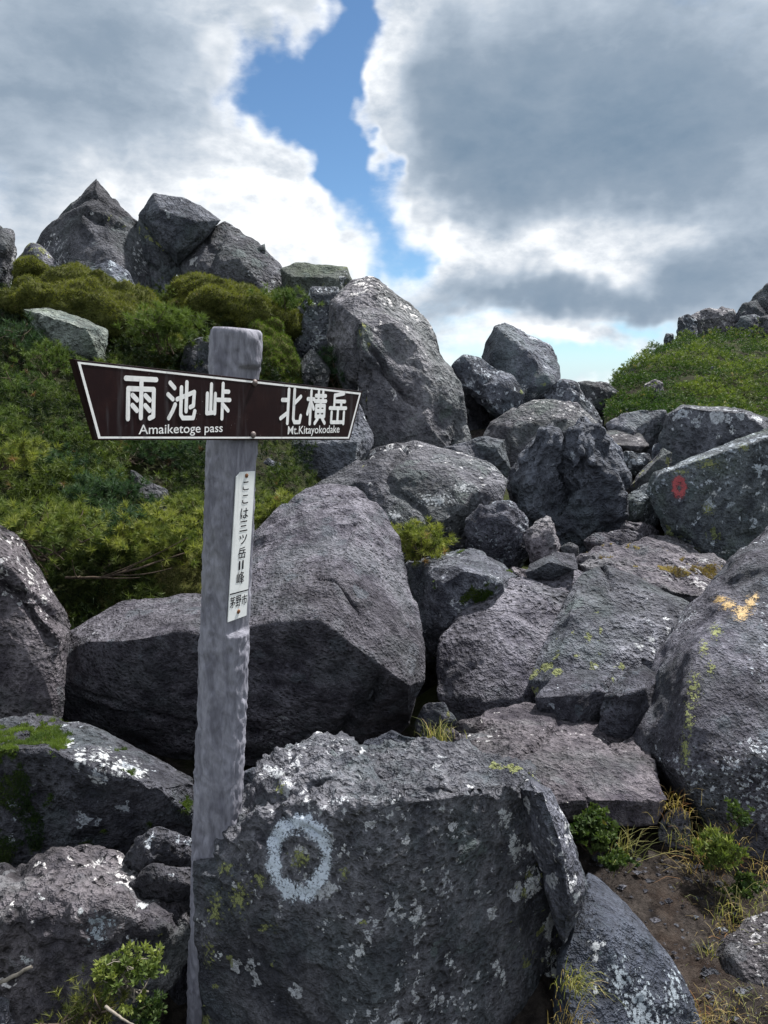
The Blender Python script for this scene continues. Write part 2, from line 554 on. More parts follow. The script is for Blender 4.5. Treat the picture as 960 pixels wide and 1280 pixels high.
def hull_mesh(bm, pts, rs=None, cuts=0, size=1.0):
    """convex block through pts, with random corners and edges broken off flat"""
    tmp = bmesh.new()
    for q in range(cuts + 1):
        vs = [tmp.verts.new(p) for p in pts]
        r = bmesh.ops.convex_hull(tmp, input=vs)
        kill = set(g for g in r['geom_interior'] + r['geom_unused'] if isinstance(g, bmesh.types.BMVert))
        for v in kill:
            if v.is_valid:
                tmp.verts.remove(v)
        if q < cuts:
            d = rs.normal(size=3) + np.array([0, -0.7, 0.35])
            d /= np.linalg.norm(d)
            A = np.array([v.co[:] for v in tmp.verts])
            h = A.dot(d)
            off = h.max() - size * rs.uniform(0.01, 0.04)
            bmesh.ops.bisect_plane(tmp, geom=tmp.verts[:] + tmp.edges[:] + tmp.faces[:], plane_co=Vector(d * off), plane_no=Vector(d), clear_outer=True)
            pts = [np.array(v.co[:]) for v in tmp.verts]
            tmp.clear()
    me = bpy.data.meshes.new('h')
    tmp.to_mesh(me)
    tmp.free()
    bm.from_mesh(me)
    bpy.data.meshes.remove(me)

def hull_points(Y, outline, front, back, rs, shrink=0.72):
    pts = []
    o3 = [(p[0], p[1], p[2] if len(p) > 2 else 0.0) for p in outline]
    cx = sum(p[0] for p in o3) / len(o3)
    cy = sum(p[1] for p in o3) / len(o3)
    o3 = [(cx + (x - cx) * 1.03, cy + (y - cy) * 1.03, d) for x, y, d in o3]      # what weathering takes off again
    size = max(max(p[0] for p in o3) - min(p[0] for p in o3), max(p[1] for p in o3) - min(p[1] for p in o3)) * Y / FPX
    small = min(max(p[0] for p in o3) - min(p[0] for p in o3), max(p[1] for p in o3) - min(p[1] for p in o3)) * Y / FPX
    if back is None:
        back = 0.75 * small + 0.1 * size
    for x, y, d in o3:
        pts.append(P(x, y, Y + d))
        pts.append(P(cx + (x - cx) * shrink, cy + (y - cy) * shrink, Y + d + back))
    if front is None:
        front = []
        a0 = rs.uniform(0, math.tau)
        for q in range(4):
            x, y, d = o3[int((a0 / math.tau + q / 4.0) * len(o3)) % len(o3)]
            k = rs.uniform(0.25, 0.7)
            front.append((cx + (x - cx) * k, cy + (y - cy) * k, -small * rs.uniform(0.12, 0.36)))
    for x, y, d in front:
        pts.append(P(x, y, Y + d))
    return pts, size

def rock(key, label, Y, outline, front=None, mat='mid_face', back=None, extra=(), rough=1.0, chip=1.0, crack=1.0, top=0.0, soft=3, cuts=None,
         vox=3.3, ground=True, name='boulder', cat='boulder', group=None, embed=0.05, lump=0.0):
    seed = sum(ord(c) * (i + 3) for i, c in enumerate(key)) % 997
    rs = np.random.RandomState(seed)
    if cuts is None:
        cuts = 2 if front is None else 0
    pts, size = hull_points(Y, outline, front, back, rs)
    bm = bmesh.new()
    hull_mesh(bm, pts, rs, cuts, size)
    for ex in extra:
        p2, s2 = hull_points(Y, ex[0], ex[1] if len(ex) > 1 else None, ex[2] if len(ex) > 2 else None, rs)
        hull_mesh(bm, p2, rs, cuts // 2, s2)
        size = max(size, s2)
    vs = max(vox * Y / FPX, size / 112.0)
    bmesh.ops.triangulate(bm, faces=bm.faces[:])
    bm.verts.index_update()
    V = np.array([v.co[:] for v in bm.verts])
    F = np.array([[v.index for v in f.verts] for f in bm.faces])
    bm.free()
    V, F = refine(V, F, vs * 1.3, vs * 3.2, 0.06 * Y)
    V = relax(V, F, max(1, soft - 2))
    n = len(V)
    Nn, _fn = vnormals(V, F)
    # ---- chipped facets, cracks and fractal roughness
    so_ = rs.uniform(0, 50)
    Q = V + so_
    wob = np.stack([pn(Q / (size * 0.3), 3), pn(Q / (size * 0.3), 4), pn(Q / (size * 0.3), 5)], 1) * size * 0.06
    disp = np.zeros(n)
    K = 26
    lo, hi = V.min(0), V.max(0)
    seeds = rs.uniform(lo, hi, (K, 3))
    ro = rs.uniform(-1, 1, K)
    sl = rs.normal(size=(K, 3)) * 0.5
    disp += chip * cells(V, V + wob, seeds, ro, sl, size * 0.024, 0.065, 3.0 * vs)
    K2 = 110
    seeds = rs.uniform(lo, hi, (K2, 3))
    ro = rs.uniform(-1, 1, K2)
    sl = rs.normal(size=(K2, 3)) * 0.5
    disp += chip * cells(V, V + wob, seeds, ro, sl, size * 0.007, 0.06, 2.4 * vs)
    lam = size * 0.55
    kk = 0.062
    j = 0
    tw = 1.0 + top * np.clip(Nn[:, 2], 0, 1)
    while lam > 2.2 * vs and j < 8:
        nz = pn(Q / lam, 11 + j)
        if j >= 2:
            nz = 0.55 * nz + 0.75 * (0.45 - np.abs(pn(Q / lam, 31 + j)) * 1.6)
        a = kk * (0.30, 0.60)[j] if j < 2 else kk * 1.25
        disp += rough * a * lam * nz * (tw if j >= 1 else 1.0)
        lam /= 2.0
        j += 1
    if top:
        lq = Q * np.array([1, 1, 2.2])
        disp += top * np.clip(Nn[:, 2] * 1.6, 0, 1) * size * 0.016 * (0.5 - 1.6 * np.abs(pn(lq / (size * 0.13), 83)) + 0.5 * (0.5 - 1.6 * np.abs(pn(lq / (size * 0.05), 84))))
    if lump:
        disp += lump * size * 0.05 * np.abs(pn(Q / (size * 0.22), 77)) + lump * size * 0.03 * np.abs(pn(Q / (size * 0.1), 78))
    if crack:
        for q in range(4):
            cn_ = rs.normal(size=3)
            cn_ /= np.linalg.norm(cn_)
            c0_ = lo + (hi - lo) * rs.uniform(0.25, 0.75, 3)
            dist = np.abs(((V + wob * 1.2 - c0_) * cn_).sum(1) + 0.02 * size * pn(Q / (size * 0.08), 90 + q))
            side = ((V - c0_) * cn_).sum(1) > 0
            gate = np.clip(pn(Q / (size * 0.5), 71 + q) * 3.5 + 0.25, 0, 1)
            disp -= crack * gate * (size * 0.026 * np.exp(-(dist / (1.1 * vs + 0.003 * size)) ** 2) + size * 0.010 * side)
    V = V + Nn * disp[:, None]
    org = np.array([V[:, 0].mean(), V[:, 1].mean(), V[:, 2].min()])
    me = mesh_np(name, V - org, F, RM[mat], True)
    ob = link(name, me, None, org)
    tag(ob, label, cat, group)
    ROCKS[key] = dict(o=ob, V=V, F=F, org=org)
    if ground:
        zlo = min(P(p[0], p[1], Y + (p[2] if len(p) > 2 else 0))[2] for p in outline)
        GROUND_PTS.append((org[0], org[1], zlo + embed - 0.12 * min(size, 1.0), size))
    return ob

# ================================================================== BOULDERS
# ---- left skyline ridge
rock('pyr', 'pointed pyramid-shaped grey boulder, the highest tip on the left skyline', 9.0,
     [(120, 222, .3), (148, 258, .3), (182, 286, .2), (194, 345, 0), (204, 400, 0), (150, 410, 0), (90, 400, 0), (28, 380, .1), (36, 316, .3), (62, 279, .3)],
     [(119, 232, .05), (100, 268, -.2), (150, 345, -.5), (172, 390, -.5), (95, 350, -.5), (70, 385, -.4)], 'far', back=1.6, soft=1, chip=0.35, rough=0.8)
rock('tilt', 'squarish grey block tilted on the left skyline right of the pointed boulder', 9.05,
     [(174, 270), (192, 242), (230, 247), (250, 257), (277, 275), (249, 306), (223, 332), (197, 303)],
     [(200, 262, -.22), (244, 276, -.22), (223, 314, -.22), (192, 280, -.15)], 'far', back=1.2, soft=1, chip=0.2, rough=0.7, crack=.5)
rock('broad', 'broad lichen-speckled grey boulder under the tilted skyline block', 9.0,
     [(219, 328, .1), (249, 298, .2), (281, 277, .2), (324, 304, .1), (352, 330, 0), (368, 372, 0), (368, 412, 0), (270, 418, 0), (218, 415, 0)],
     [(250, 325, -.2), (300, 325, -.3), (338, 368, -.35), (260, 388, -.4)], 'far', back=1.5, soft=1,
     extra=(([(318, 311), (331, 304), (334, 330), (322, 336)], None, .3), ([(167, 285, .1), (174, 268, .1), (198, 298, .1), (224, 330, .1), (228, 412, 0), (182, 408, 0), (174, 350, 0)], [(196, 320, -.1), (205, 390, -.25)], .8)), chip=0.35)
rock('pyrl', 'low jagged grey rock at the left foot of the pointed boulder', 8.7,
     [(12, 352), (20, 325), (38, 302), (52, 306), (78, 335), (80, 372), (20, 375)], None, 'far', chip=1.3)
rock('slabl', 'smooth purplish slab leaning below the pointed boulder, above the moss', 8.3,
     [(92, 345), (138, 327), (162, 342), (196, 384), (205, 410), (150, 405), (105, 380)], None, 'far', soft=3, chip=0.4)
rock('edge0', 'dark rounded boulder cut off by the left edge on the skyline', 8.0,
     [(-60, 290), (0, 284), (15, 290), (20, 318), (12, 352), (0, 400), (-60, 400)], None, 'far', lump=.5)
rock('capr', 'low flat-topped block on the skyline between the broad boulder and the tall one', 8.6,
     [(350, 336), (370, 328), (405, 334), (434, 333), (441, 350), (432, 380), (395, 396), (360, 392)],
     [(362, 345, -.25), (432, 345, -.25), (425, 378, -.25), (370, 382, -.25)], 'far_green', soft=2, chip=0.5)
rock('tall', 'tall grey boulder with a vertical edge standing right of the sign, against the sky', 7.0,
     [(416, 378, .2), (440, 352, .3), (468, 347, .3), (502, 372, .3), (540, 400, .2), (554, 440, .1), (574, 500, .1), (594, 552, 0), (590, 590, 0), (500, 610, 0), (440, 600, 0), (425, 520, 0), (418, 440, .1)],
     [(425, 382, -.05), (449, 400, -.45), (449, 465, -.5), (452, 560, -.6), (490, 400, -.3), (525, 430, -.25), (545, 540, -.4)], 'far', back=1.6, soft=2, crack=1.6, chip=.7)
rock('under', 'bluish angular boulder under the flat-topped skyline block, left of the tall one', 7.4,
     [(350, 425), (372, 380), (390, 360), (422, 360), (426, 432), (402, 455), (370, 466), (353, 450)], None, 'far', soft=3)
rock('knob', 'small pale triangular stone just above the right end of the sign', 6.9,
     [(368, 458), (390, 436), (402, 446), (413, 466), (408, 492), (372, 492)], None, 'far', name='stone', cat='stone')
rock('below', 'dark blue-grey boulder directly under the right end of the sign', 5.9,
     [(354, 556), (400, 535), (450, 500), (468, 545), (462, 600), (420, 640), (375, 640), (360, 600)],
     [(372, 556, -.25), (448, 552, -.3), (440, 600, -.35), (380, 610, -.3)], 'far', soft=2, chip=.5)
rock('chipa', 'small lichen-spotted stone right of the post above the white plate', 5.2,
     [(322, 585), (335, 572), (352, 578), (358, 605), (345, 622), (322, 620)], None, 'far', name='stone', cat='stone')
rock('chipb', 'small flat stone right of the post just below the sign', 5.6,
     [(318, 562), (335, 552), (352, 562), (350, 576), (320, 578)], None, 'far_green', name='stone', cat='stone')
rock('mossb', 'slanted grey-green slab jutting out under the big moss hummock', 6.3,
     [(28, 386, .1), (60, 384, .1), (105, 398, .1), (135, 412, .1), (134, 452, 0), (118, 478, 0), (88, 470, 0), (52, 425, 0)],
     [(45, 392, -.2), (110, 408, -.25), (125, 450, -.25), (70, 435, -.25)], 'far_green', back=.7, soft=2, chip=.5)
rock('notch', 'dark stone block in the shade between moss and post top', 6.4,
     [(228, 425), (262, 418), (285, 440), (285, 490), (225, 485)], None, 'far', name='stone', cat='stone')
rock('wedge', 'smooth dark wedge of rock among the pines below the sign', 4.1,
     [(163, 587), (178, 596), (210, 612), (222, 660), (180, 650), (172, 625)], None, 'mid_face', soft=2, chip=.3, name='stone', cat='stone')
# ---- middle of the slope
rock('peak', 'rounded peak-shaped boulder alone against the sky right of the tall one', 9.0,
     [(600, 446), (618, 408), (632, 402), (650, 412), (688, 432), (702, 456), (704, 490), (680, 520), (640, 520), (610, 490)],
     [(628, 415, -.3), (615, 450, -.35), (665, 440, -.4), (690, 480, -.45), (640, 490, -.5)], 'far', back=1.3)
rock('peakl', 'dark boulder leaning on the left of the peak-shaped one, above a black hollow', 8.2,
     [(564, 458), (580, 445), (602, 448), (640, 466), (656, 492), (640, 530), (616, 522), (600, 505), (575, 488)], None, 'far')
rock('dome', 'broad rounded grey boulder below the peak-shaped one', 7.4,
     [(598, 560), (612, 528), (640, 508), (682, 498), (722, 500), (752, 535), (750, 590), (690, 610), (640, 620), (604, 600)],
     [(640, 530, -.3), (710, 520, -.3), (730, 570, -.4), (640, 590, -.45)], 'far', back=1.3, soft=4, chip=.5)
rock('shoul', 'grey shoulder of rock right of the peak-shaped boulder', 8.6,
     [(676, 492), (700, 474), (722, 480), (745, 505), (756, 540), (700, 540)], None, 'far')
rock('ridgr', 'blocky grey boulder at the foot of the green hill against the sky', 9.3,
     [(722, 478), (738, 474), (758, 477), (778, 495), (780, 525), (750, 532), (728, 510)], None, 'far', soft=2)
rock('long', 'long smooth boulder dotted with white lichen behind the big one beside the post', 4.9,
     [(384, 614, .2), (430, 585, .3), (462, 563, .4), (520, 548, .5), (562, 560, .5), (612, 580, .3), (634, 600, .2), (628, 628, .1), (590, 645, 0), (578, 690, 0), (550, 715, 0), (500, 720, 0), (440, 700, 0), (395, 660, .1)],
     [(470, 600, .0), (540, 590, .0), (600, 612, -.05), (560, 650, -.2), (500, 660, -.2)], 'far', back=1.3, soft=5, chip=.4, rough=.8)
rock('wedg2', 'small dark angular boulder between the dome and the lichen-dotted one', 6.4,
     [(552, 560), (600, 546), (632, 548), (640, 590), (628, 612), (590, 605)], None, 'far')
rock('crag', 'craggy dark jagged boulder in the middle of the slope', 5.3,
     [(634, 670), (640, 600), (655, 560), (668, 545), (686, 530), (697, 540), (704, 580), (712, 640), (700, 690), (660, 700)],
     None, 'far', back=.7, lump=1.2, chip=1.6, rough=1.3, crack=1.6,
     extra=(([(690, 610, .1), (705, 550, .1), (728, 518, .1), (748, 535, .1), (770, 575, .1), (782, 600, .1), (770, 640, .1), (720, 650, .1)], None, .6),
            ([(690, 690, -.1), (700, 640, -.1), (740, 590, -.1), (765, 590, -.1), (780, 630, -.1), (772, 662, -.1), (745, 690, -.1)], None, .6)))
rock('lumpb', 'rounded dark boulder at the left foot of the jagged one', 4.6,
     [(582, 650), (600, 632), (636, 628), (658, 650), (662, 690), (640, 718), (605, 712), (585, 690)], None, 'mid_pit', lump=1, chip=1.2, rough=1.2)
rock('lumpc', 'small upright dark stone at the foot of the jagged boulder', 4.4,
     [(656, 672), (668, 652), (684, 648), (700, 676), (702, 715), (670, 720)], None, 'mid_pit', lump=1, name='stone', cat='stone')
rock('peb1', 'little dark rounded stone right of the upright one', 4.4,
     [(698, 682), (712, 676), (724, 682), (724, 698), (700, 700)], None, 'mid_face', soft=6, chip=.3, name='stone', cat='stone')
rock('shadw', 'low dark stone in the shade under the jagged boulder', 4.7,
     [(726, 678), (745, 664), (785, 660), (802, 668), (800, 700), (740, 705)], None, 'mid_pit', name='stone', cat='stone')
rock('flat1', 'flat pale-topped stone lying right of the jagged boulder', 6.9,
     [(756, 540, .2), (772, 534, .3), (796, 536, .3), (812, 556, 0), (805, 566, 0), (775, 565, 0)], [(765, 556, -.2), (805, 558, -.2), (800, 566, -.15)], 'mid_face', soft=2, chip=.3, back=.5, name='stone', cat='stone')
rock('upr', 'dark bluish boulder left of the small painted white ring', 7.2,
     [(758, 530), (775, 518), (802, 512), (832, 514), (838, 570), (810, 600), (780, 590)], None, 'far')
rock('stk1', 'slanting slab leaning against the boulder with the red mark', 5.9,
     [(782, 612), (800, 590), (828, 560), (840, 566), (838, 600), (800, 625)], None, 'mid_face', soft=2, chip=.5, name='slab', cat='slab')
rock('stk2', 'greenish flat-topped stone left of the boulder with the red mark', 5.5,
     [(778, 625), (800, 606), (830, 595), (836, 640), (815, 665), (782, 655)], None, 'mid_green', soft=3, chip=.5, name='stone', cat='stone')
rock('stk3', 'small dark stone under the jagged boulder, left of the red mark', 5.2,
     [(758, 668), (778, 650), (806, 652), (826, 668), (820, 690), (770, 692)], None, 'mid_pit', name='stone', cat='stone')
rock('ringb', 'purplish boulder on the right with a small painted white ring', 6.5,
     [(826, 545, .1), (832, 518, .3), (852, 504, .4), (900, 508, .4), (936, 515, .4), (965, 535, .3), (1010, 545, .3), (1010, 620, 0), (880, 620, 0), (828, 585, 0)],
     [(836, 516, .05), (855, 508, -.1), (930, 515, -.1), (980, 560, -.15), (850, 590, -.15)], 'far', back=1.3, soft=3, chip=.4, crack=.5)
rock('redb', 'big grey-green boulder on the right with a red paint mark', 4.8,
     [(808, 615, .15), (820, 592, .2), (850, 580, .3), (885, 566, .35), (935, 545, .4), (1000, 522, .4), (1040, 600, .3), (1020, 700, .2), (940, 730, .1), (900, 712, .05), (868, 698, .05), (830, 668, .05)],
     [(826, 592, .0), (860, 579, -.06), (900, 566, -.08), (960, 548, .02), (850, 660, -.12), (885, 690, -.08), (960, 690, .0)], 'mid_green', back=1.1, soft=3, chip=.3, crack=.4)
rock('slabr', 'rust-brown weathered slab lying under the boulder with the red mark', 4.0,
     [(718, 700, .3), (760, 684, .5), (815, 672, .6), (850, 678, .6), (905, 712, .4), (905, 745, .1), (860, 775, 0), (800, 760, 0), (740, 730, .1)],
     [(740, 712, .1), (820, 735, -.1), (870, 745, -.1)], 'mid_pit', back=.8, lump=.8, chip=1.3, rough=1.2, name='slab', cat='slab')
rock('brick', 'small brown block-shaped stone at the top of the pale saddle slab', 3.9,
     [(656, 715, 0), (662, 706, .1), (692, 690, .2), (718, 692, .2), (722, 712, 0), (690, 725, 0), (660, 724, 0)], None, 'mid_pit', soft=2, chip=.4, name='stone', cat='stone')
rock('darkl', 'dark boulder between the big one beside the post and the pale saddle slab', 3.9,
     [(512, 706, .2), (545, 696, .3), (592, 684, .4), (612, 695, .3), (650, 718, .2), (640, 760, 0), (590, 800, 0), (540, 830, 0), (515, 790, 0)],
     None, 'mid_face', back=.8, lump=.5)
rock('saddl', 'dark left half of the pale saddle-shaped slab, split by a groove', 3.36,
     [(545, 868, 0), (552, 800, .2), (580, 765, .35), (622, 735, .5), (668, 718, .6), (716, 710, .65), (734, 716, .6), (700, 760, .45), (690, 840, .1), (690, 930, -.1), (600, 930, -.1), (556, 905, -.05)],
     [(600, 800, .1), (650, 770, .25), (660, 870, -.08), (590, 880, -.08)], 'mid_pit', back=1.0, soft=4, chip=.6, rough=1.0, crack=1.5, name='slab', cat='slab')
rock('saddr', 'pale smooth right half of the saddle-shaped slab, right of the groove', 3.15,
     [(664, 850, .10), (694, 764, .40), (726, 716, .58), (752, 704, .66), (800, 722, .65), (850, 748, .5), (866, 762, .4), (850, 820, .15), (820, 900, -.05), (700, 920, -.1)],
     [(712, 768, .26), (738, 728, .48), (795, 755, .36), (835, 785, .2), (690, 850, .0), (790, 860, -.02)], 'mid_face', back=.9, soft=3, chip=.3, rough=.8, crack=1.2, name='slab', cat='slab')
rock('lumpl', 'blunt dark lump at the lower edge of the saddle slab, the left of a pair', 2.72,
     [(668, 872), (690, 848, .1), (725, 838, .15), (762, 842, .1), (768, 870), (750, 925), (715, 945), (675, 905)], [(700, 870, -.04), (745, 862, -.03), (720, 905, -.07)], 'near_pit', soft=3, chip=.8)
rock('lumpr', 'upright dark lump wedged against the right boulder, the right of a pair', 2.62,
     [(748, 918), (754, 870), (775, 842, .1), (805, 832, .15), (832, 850, .1), (825, 920), (790, 945)], [(775, 870, -.05), (805, 860, -.04), (785, 915, -.07)], 'near_pit', soft=3, chip=.8)
rock('tongue', 'low pitted brown slab like a tongue between the ringed boulder and the right one', 2.15,
     [(545, 950, .25), (572, 915, .45), (610, 888, .6), (655, 880, .65), (742, 906, .55), (800, 926, .4), (822, 960, .15), (832, 1000, 0), (820, 1030, -.02), (770, 1020, -.05), (700, 1030, -.1), (600, 1020, -.1)],
     [(640, 930, .2), (760, 955, .1), (800, 1000, -.05), (720, 1000, -.1)], 'near_pit', back=.5, soft=6, chip=.35, rough=1.0, top=.4, name='slab', cat='slab')
rock('right', 'huge pitted boulder filling the right edge, with a yellow paint mark', 2.35,
     [(786, 915, .3), (800, 870, .4), (832, 800, .58), (880, 742, .72), (925, 690, .75), (965, 650, .85), (1060, 600, .9), (1110, 800, .5), (1100, 1090, 0), (985, 1085, -.15), (900, 1060, -.15), (850, 1000, .0), (826, 972, .12)],
     [(902, 756, .42), (872, 815, .16), (858, 900, -.06), (850, 970, -.14), (985, 800, .15), (980, 960, -.18), (930, 760, .42)], 'near_pit', back=1.0, soft=4, chip=.4, rough=1.1, crack=1.0)
# ---- around the post
rock('big', 'biggest boulder behind the post, pale sloping top and dark undercut front', 2.75,
     [(384, 616, .75), (410, 608, .8), (445, 610, .8), (472, 632, .7), (490, 664, .6), (512, 715, .4), (527, 775, .2), (530, 850, .05), (512, 905, .1), (470, 940, .22), (380, 960, .22), (250, 950, .22), (240, 850, .05), (250, 748, .35), (300, 700, .5), (345, 645, .65)],
     [(300, 790, -.12), (350, 778, -.15), (400, 776, -.17), (455, 812, -.13), (512, 858, -.1), (450, 640, .45), (478, 700, .3), (462, 760, .05), (300, 900, .06), (420, 900, .06)], 'near_pit', back=1.0, soft=3, chip=.45, rough=.9,
     extra=(([(66, 870, .1), (72, 830, .15), (90, 792, .25), (150, 757, .4), (245, 742, .4), (310, 760, .2), (320, 860, .05), (310, 950, .27), (200, 950, .27), (110, 930, .24), (76, 895, .16)],
             [(110, 800, .05), (160, 800, -.05), (230, 790, -.1), (300, 800, -.1), (250, 890, .05), (130, 880, .06)], .9),), crack=1.2)
rock('leftb', 'dark boulder at the left edge with a pale lit right flank', 2.45,
     [(-90, 620, .4), (-20, 640, .4), (2, 655, .4), (20, 668, .4), (34, 700, .35), (62, 745, .3), (93, 785, .25), (84, 835, .15), (70, 868, .1), (70, 930, .1), (-90, 930, .1)],
     [(0, 692, .12), (28, 725, .12), (56, 770, .12), (80, 800, .12), (60, 860, .06), (-60, 700, .05), (-60, 900, .05), (30, 900, .06)], 'near_pit', back=.8, soft=2, chip=.25, rough=.7, crack=1.6)
rock('mossl', 'low dark boulder left of the post, white lichen and moss on its top', 1.95,
     [(-90, 905, .2), (0, 902, .3), (45, 893, .35), (95, 905, .35), (132, 935, .25), (190, 946, .2), (245, 975, .15), (262, 1040, .05), (230, 1100, .06), (120, 1150, .08), (-90, 1150, .08)],
     [(0, 935, .0), (60, 935, .0), (125, 962, -.02), (195, 982, -.01), (0, 1120, .06), (60, 1110, .05), (180, 1080, .05)], 'near_lich', back=.6, soft=3, chip=.7, rough=1.1, lump=.3)
rock('lump1', 'small dark knobby stone left of the post, the upper of two', 1.78,
     [(152, 1075), (172, 1052), (200, 1038), (235, 1048), (262, 1075), (240, 1110), (160, 1100)], None, 'near_lich', lump=1, name='stone', cat='stone')
rock('lump2', 'small dark knobby stone left of the post, the lower of two', 1.68,
     [(160, 1105), (190, 1085), (235, 1085), (262, 1110), (255, 1150), (200, 1150)], None, 'near_lich', lump=1, name='stone', cat='stone')
rock('lowl', 'rough knobbly lichen-flecked boulder at the bottom left', 1.5,
     [(-90, 1130, .2), (0, 1112, .25), (55, 1082, .3), (95, 1076, .35), (140, 1084, .3), (190, 1105, .25), (228, 1130, .18), (240, 1180, .1), (205, 1225, .06), (150, 1300, .04), (40, 1400, .03), (-90, 1400, .03)],
     [(0, 1150, .02), (60, 1125, .06), (130, 1135, .04), (200, 1160, .04), (60, 1250, .0), (170, 1200, .02)], 'near_lich', back=.5, soft=3, chip=1.0, rough=1.7, lump=1.2, top=.5)
rock('corn', 'bit of grey boulder in the bottom left corner', 1.22,
     [(-60, 1265), (-20, 1240), (12, 1250), (24, 1290), (30, 1400), (-60, 1400)], None, 'near_face')
rock('foot', 'dark red-brown rock at the foot of the post', 1.66,
     [(192, 1300), (205, 1250), (222, 1215), (234, 1205), (240, 1260), (240, 1380), (190, 1380)], None, 'near_pit', lump=.6, back=.15)
rock('ring', 'large front boulder with a white painted ring, right of the post', 1.4,
     [(250, 1092, .12), (272, 1074, .14), (298, 1056, .16), (312, 990, .28), (335, 972, .34), (420, 965, .38), (520, 955, .4), (600, 955, .4), (655, 972, .32), (672, 1020, .25), (700, 1120, .26), (704, 1200, .22), (694, 1310, .2), (680, 1450, .18), (256, 1450, .04), (253, 1260, .06)],
     [(335, 1008, .10), (400, 1012, .04), (465, 1008, -.03), (560, 998, .03), (640, 988, .14), (468, 1300, -.09), (468, 1450, -.1), (280, 1110, .06), (650, 1200, .12)],
     'ring_face', back=.45, soft=2, chip=.25, rough=.85, top=2.4, crack=.5, cuts=0,
     extra=(([(306, 1040, .2), (316, 985, .28), (322, 955, .34), (352, 938, .4), (400, 924, .44), (436, 926, .44), (482, 948, .42), (500, 1010, .2), (400, 1040, .12), (330, 1040, .14)],
             [(330, 985, .16), (400, 975, .14), (440, 985, .12), (470, 1005, .1), (350, 1020, .1)], .25),
            ([(430, 1000, .3), (470, 945, .42), (500, 934, .46), (535, 929, .48), (600, 944, .45), (662, 966, .36), (660, 1030, .2), (560, 1040, .12), (450, 1040, .16)],
             [(480, 992, .1), (560, 990, .06), (640, 982, .12)], .25)))
rock('flake', 'split-off flake standing against the right side of the ringed boulder', 1.5,
     [(640, 985, .1), (662, 968, .12), (690, 985, .1), (712, 1030, .05), (728, 1075, .02), (737, 1112, 0), (726, 1145, -.02), (705, 1180, -.02), (690, 1150, 0), (672, 1060, .02)],
     [(672, 990, -.02), (700, 1060, -.05), (712, 1130, -.06)], 'near_face', back=.3, soft=2, chip=.4, rough=.8)
rock('lowr', 'wedge-shaped boulder with pale lichen streaks at the bottom, right of the ringed one', 1.5,
     [(700, 1200, 0), (712, 1150, .12), (735, 1092, .3), (752, 1100, .32), (790, 1140, .22), (832, 1190, .12), (862, 1245, .04), (885, 1300, 0), (930, 1420, -.05), (680, 1420, -.1), (690, 1300, -.05)],
     [(722, 1172, .02), (752, 1158, .03), (786, 1150, .1), (720, 1300, -.1), (840, 1300, -.05)], 'near_face', back=.4, soft=2, chip=.35, rough=.8, crack=.5)
rock('cornr', 'grey rounded boulder in the bottom right corner', 1.75,
     [(888, 1210, 0), (903, 1176, .03), (932, 1150, .07), (970, 1138, .09), (1050, 1145, .1), (1050, 1310, -.1), (960, 1295, -.12), (893, 1262, -.08)],
     [(915, 1192, -.05), (960, 1182, -.04), (950, 1258, -.13)], 'near_lich', back=.4, soft=3, chip=.5)
rock('hollow', 'backing rock added to keep the hollow beside the tall boulder black', 8.9,  # added behind the gap so that the hollow reads black
     [(540, 470), (575, 462), (620, 470), (640, 560), (600, 590), (550, 590)], None, 'far')
rock('gapb', 'dark rock in the shadow behind the biggest boulder, right of it', 4.3,
     [(500, 800), (520, 760), (560, 770), (575, 850), (560, 930), (500, 930)], None, 'mid_face')
for key, lab, Y, ol, m in (
        ('g1', 'angular stone wedged under the flat pale-topped one', 6.4, [(770, 575), (785, 562), (812, 566), (818, 585), (795, 596), (772, 592)], 'far'),
        ('g2', 'small grey stone beside the jagged boulder, right of its top', 6.2, [(752, 560), (764, 548), (778, 560), (782, 580), (762, 585)], 'far'),
        ('g3', 'dark stone between the dome-shaped boulder and the jagged one', 5.9, [(632, 600), (645, 580), (662, 585), (660, 625), (638, 632)], 'mid_pit'),
        ('g4', 'small stone at the right foot of the long lichen-dotted boulder', 4.9, [(566, 672), (580, 658), (596, 664), (598, 690), (572, 696)], 'mid_pit'),
        ('g5', 'little lit stone left of the small brown block-shaped one', 4.1, [(628, 722), (640, 708), (660, 712), (662, 728), (640, 736)], 'mid_pit'),
        ('g6', 'dark stone left of the rust-brown slab', 4.3, [(712, 702), (728, 690), (745, 694), (745, 712), (718, 714)], 'mid_pit'),
        ('g7', 'grey stone left of the boulder with the small white ring', 6.6, [(808, 580), (818, 556), (836, 548), (842, 575), (825, 592)], 'far'),
        ('g8', 'dark stone in the crevice above the pale grass tuft', 2.75, [(520, 905), (532, 880), (556, 878), (572, 900), (560, 935), (525, 935)], 'near_face'),
        ('g9', 'flat stone in the crevice right of the pale grass tuft', 2.6, [(556, 925), (575, 900), (600, 895), (612, 925), (590, 950), (560, 948)], 'near_pit'),
        ('g10', 'dark blocky stone in the gap behind the ringed boulder', 2.35, [(440, 960), (455, 925), (490, 915), (520, 925), (525, 965), (450, 980)], 'near_face'),
        ('g11', 'black stone in the gap right of the post behind the ringed boulder', 2.2, [(290, 1000), (300, 965), (340, 950), (360, 975), (345, 1020), (300, 1030)], 'near_face'),
        ('g12', 'small stone at the left foot of the tall boulder', 6.3, [(556, 575), (566, 556), (588, 555), (596, 575), (575, 588)], 'far'),
        ('g13', 'narrow stone standing between the green hill and the blocky boulder', 8.9, [(776, 520), (784, 505), (796, 508), (800, 528), (782, 532)], 'far'),
        ('g14', 'rounded stone in the gap under the boulder with the red mark', 4.5, [(800, 690), (815, 676), (838, 682), (842, 700), (812, 706)], 'mid_pit')):
    rock(key, lab, Y, ol, None, m, name='stone', cat='stone', chip=1.2, ground=False, soft=3)
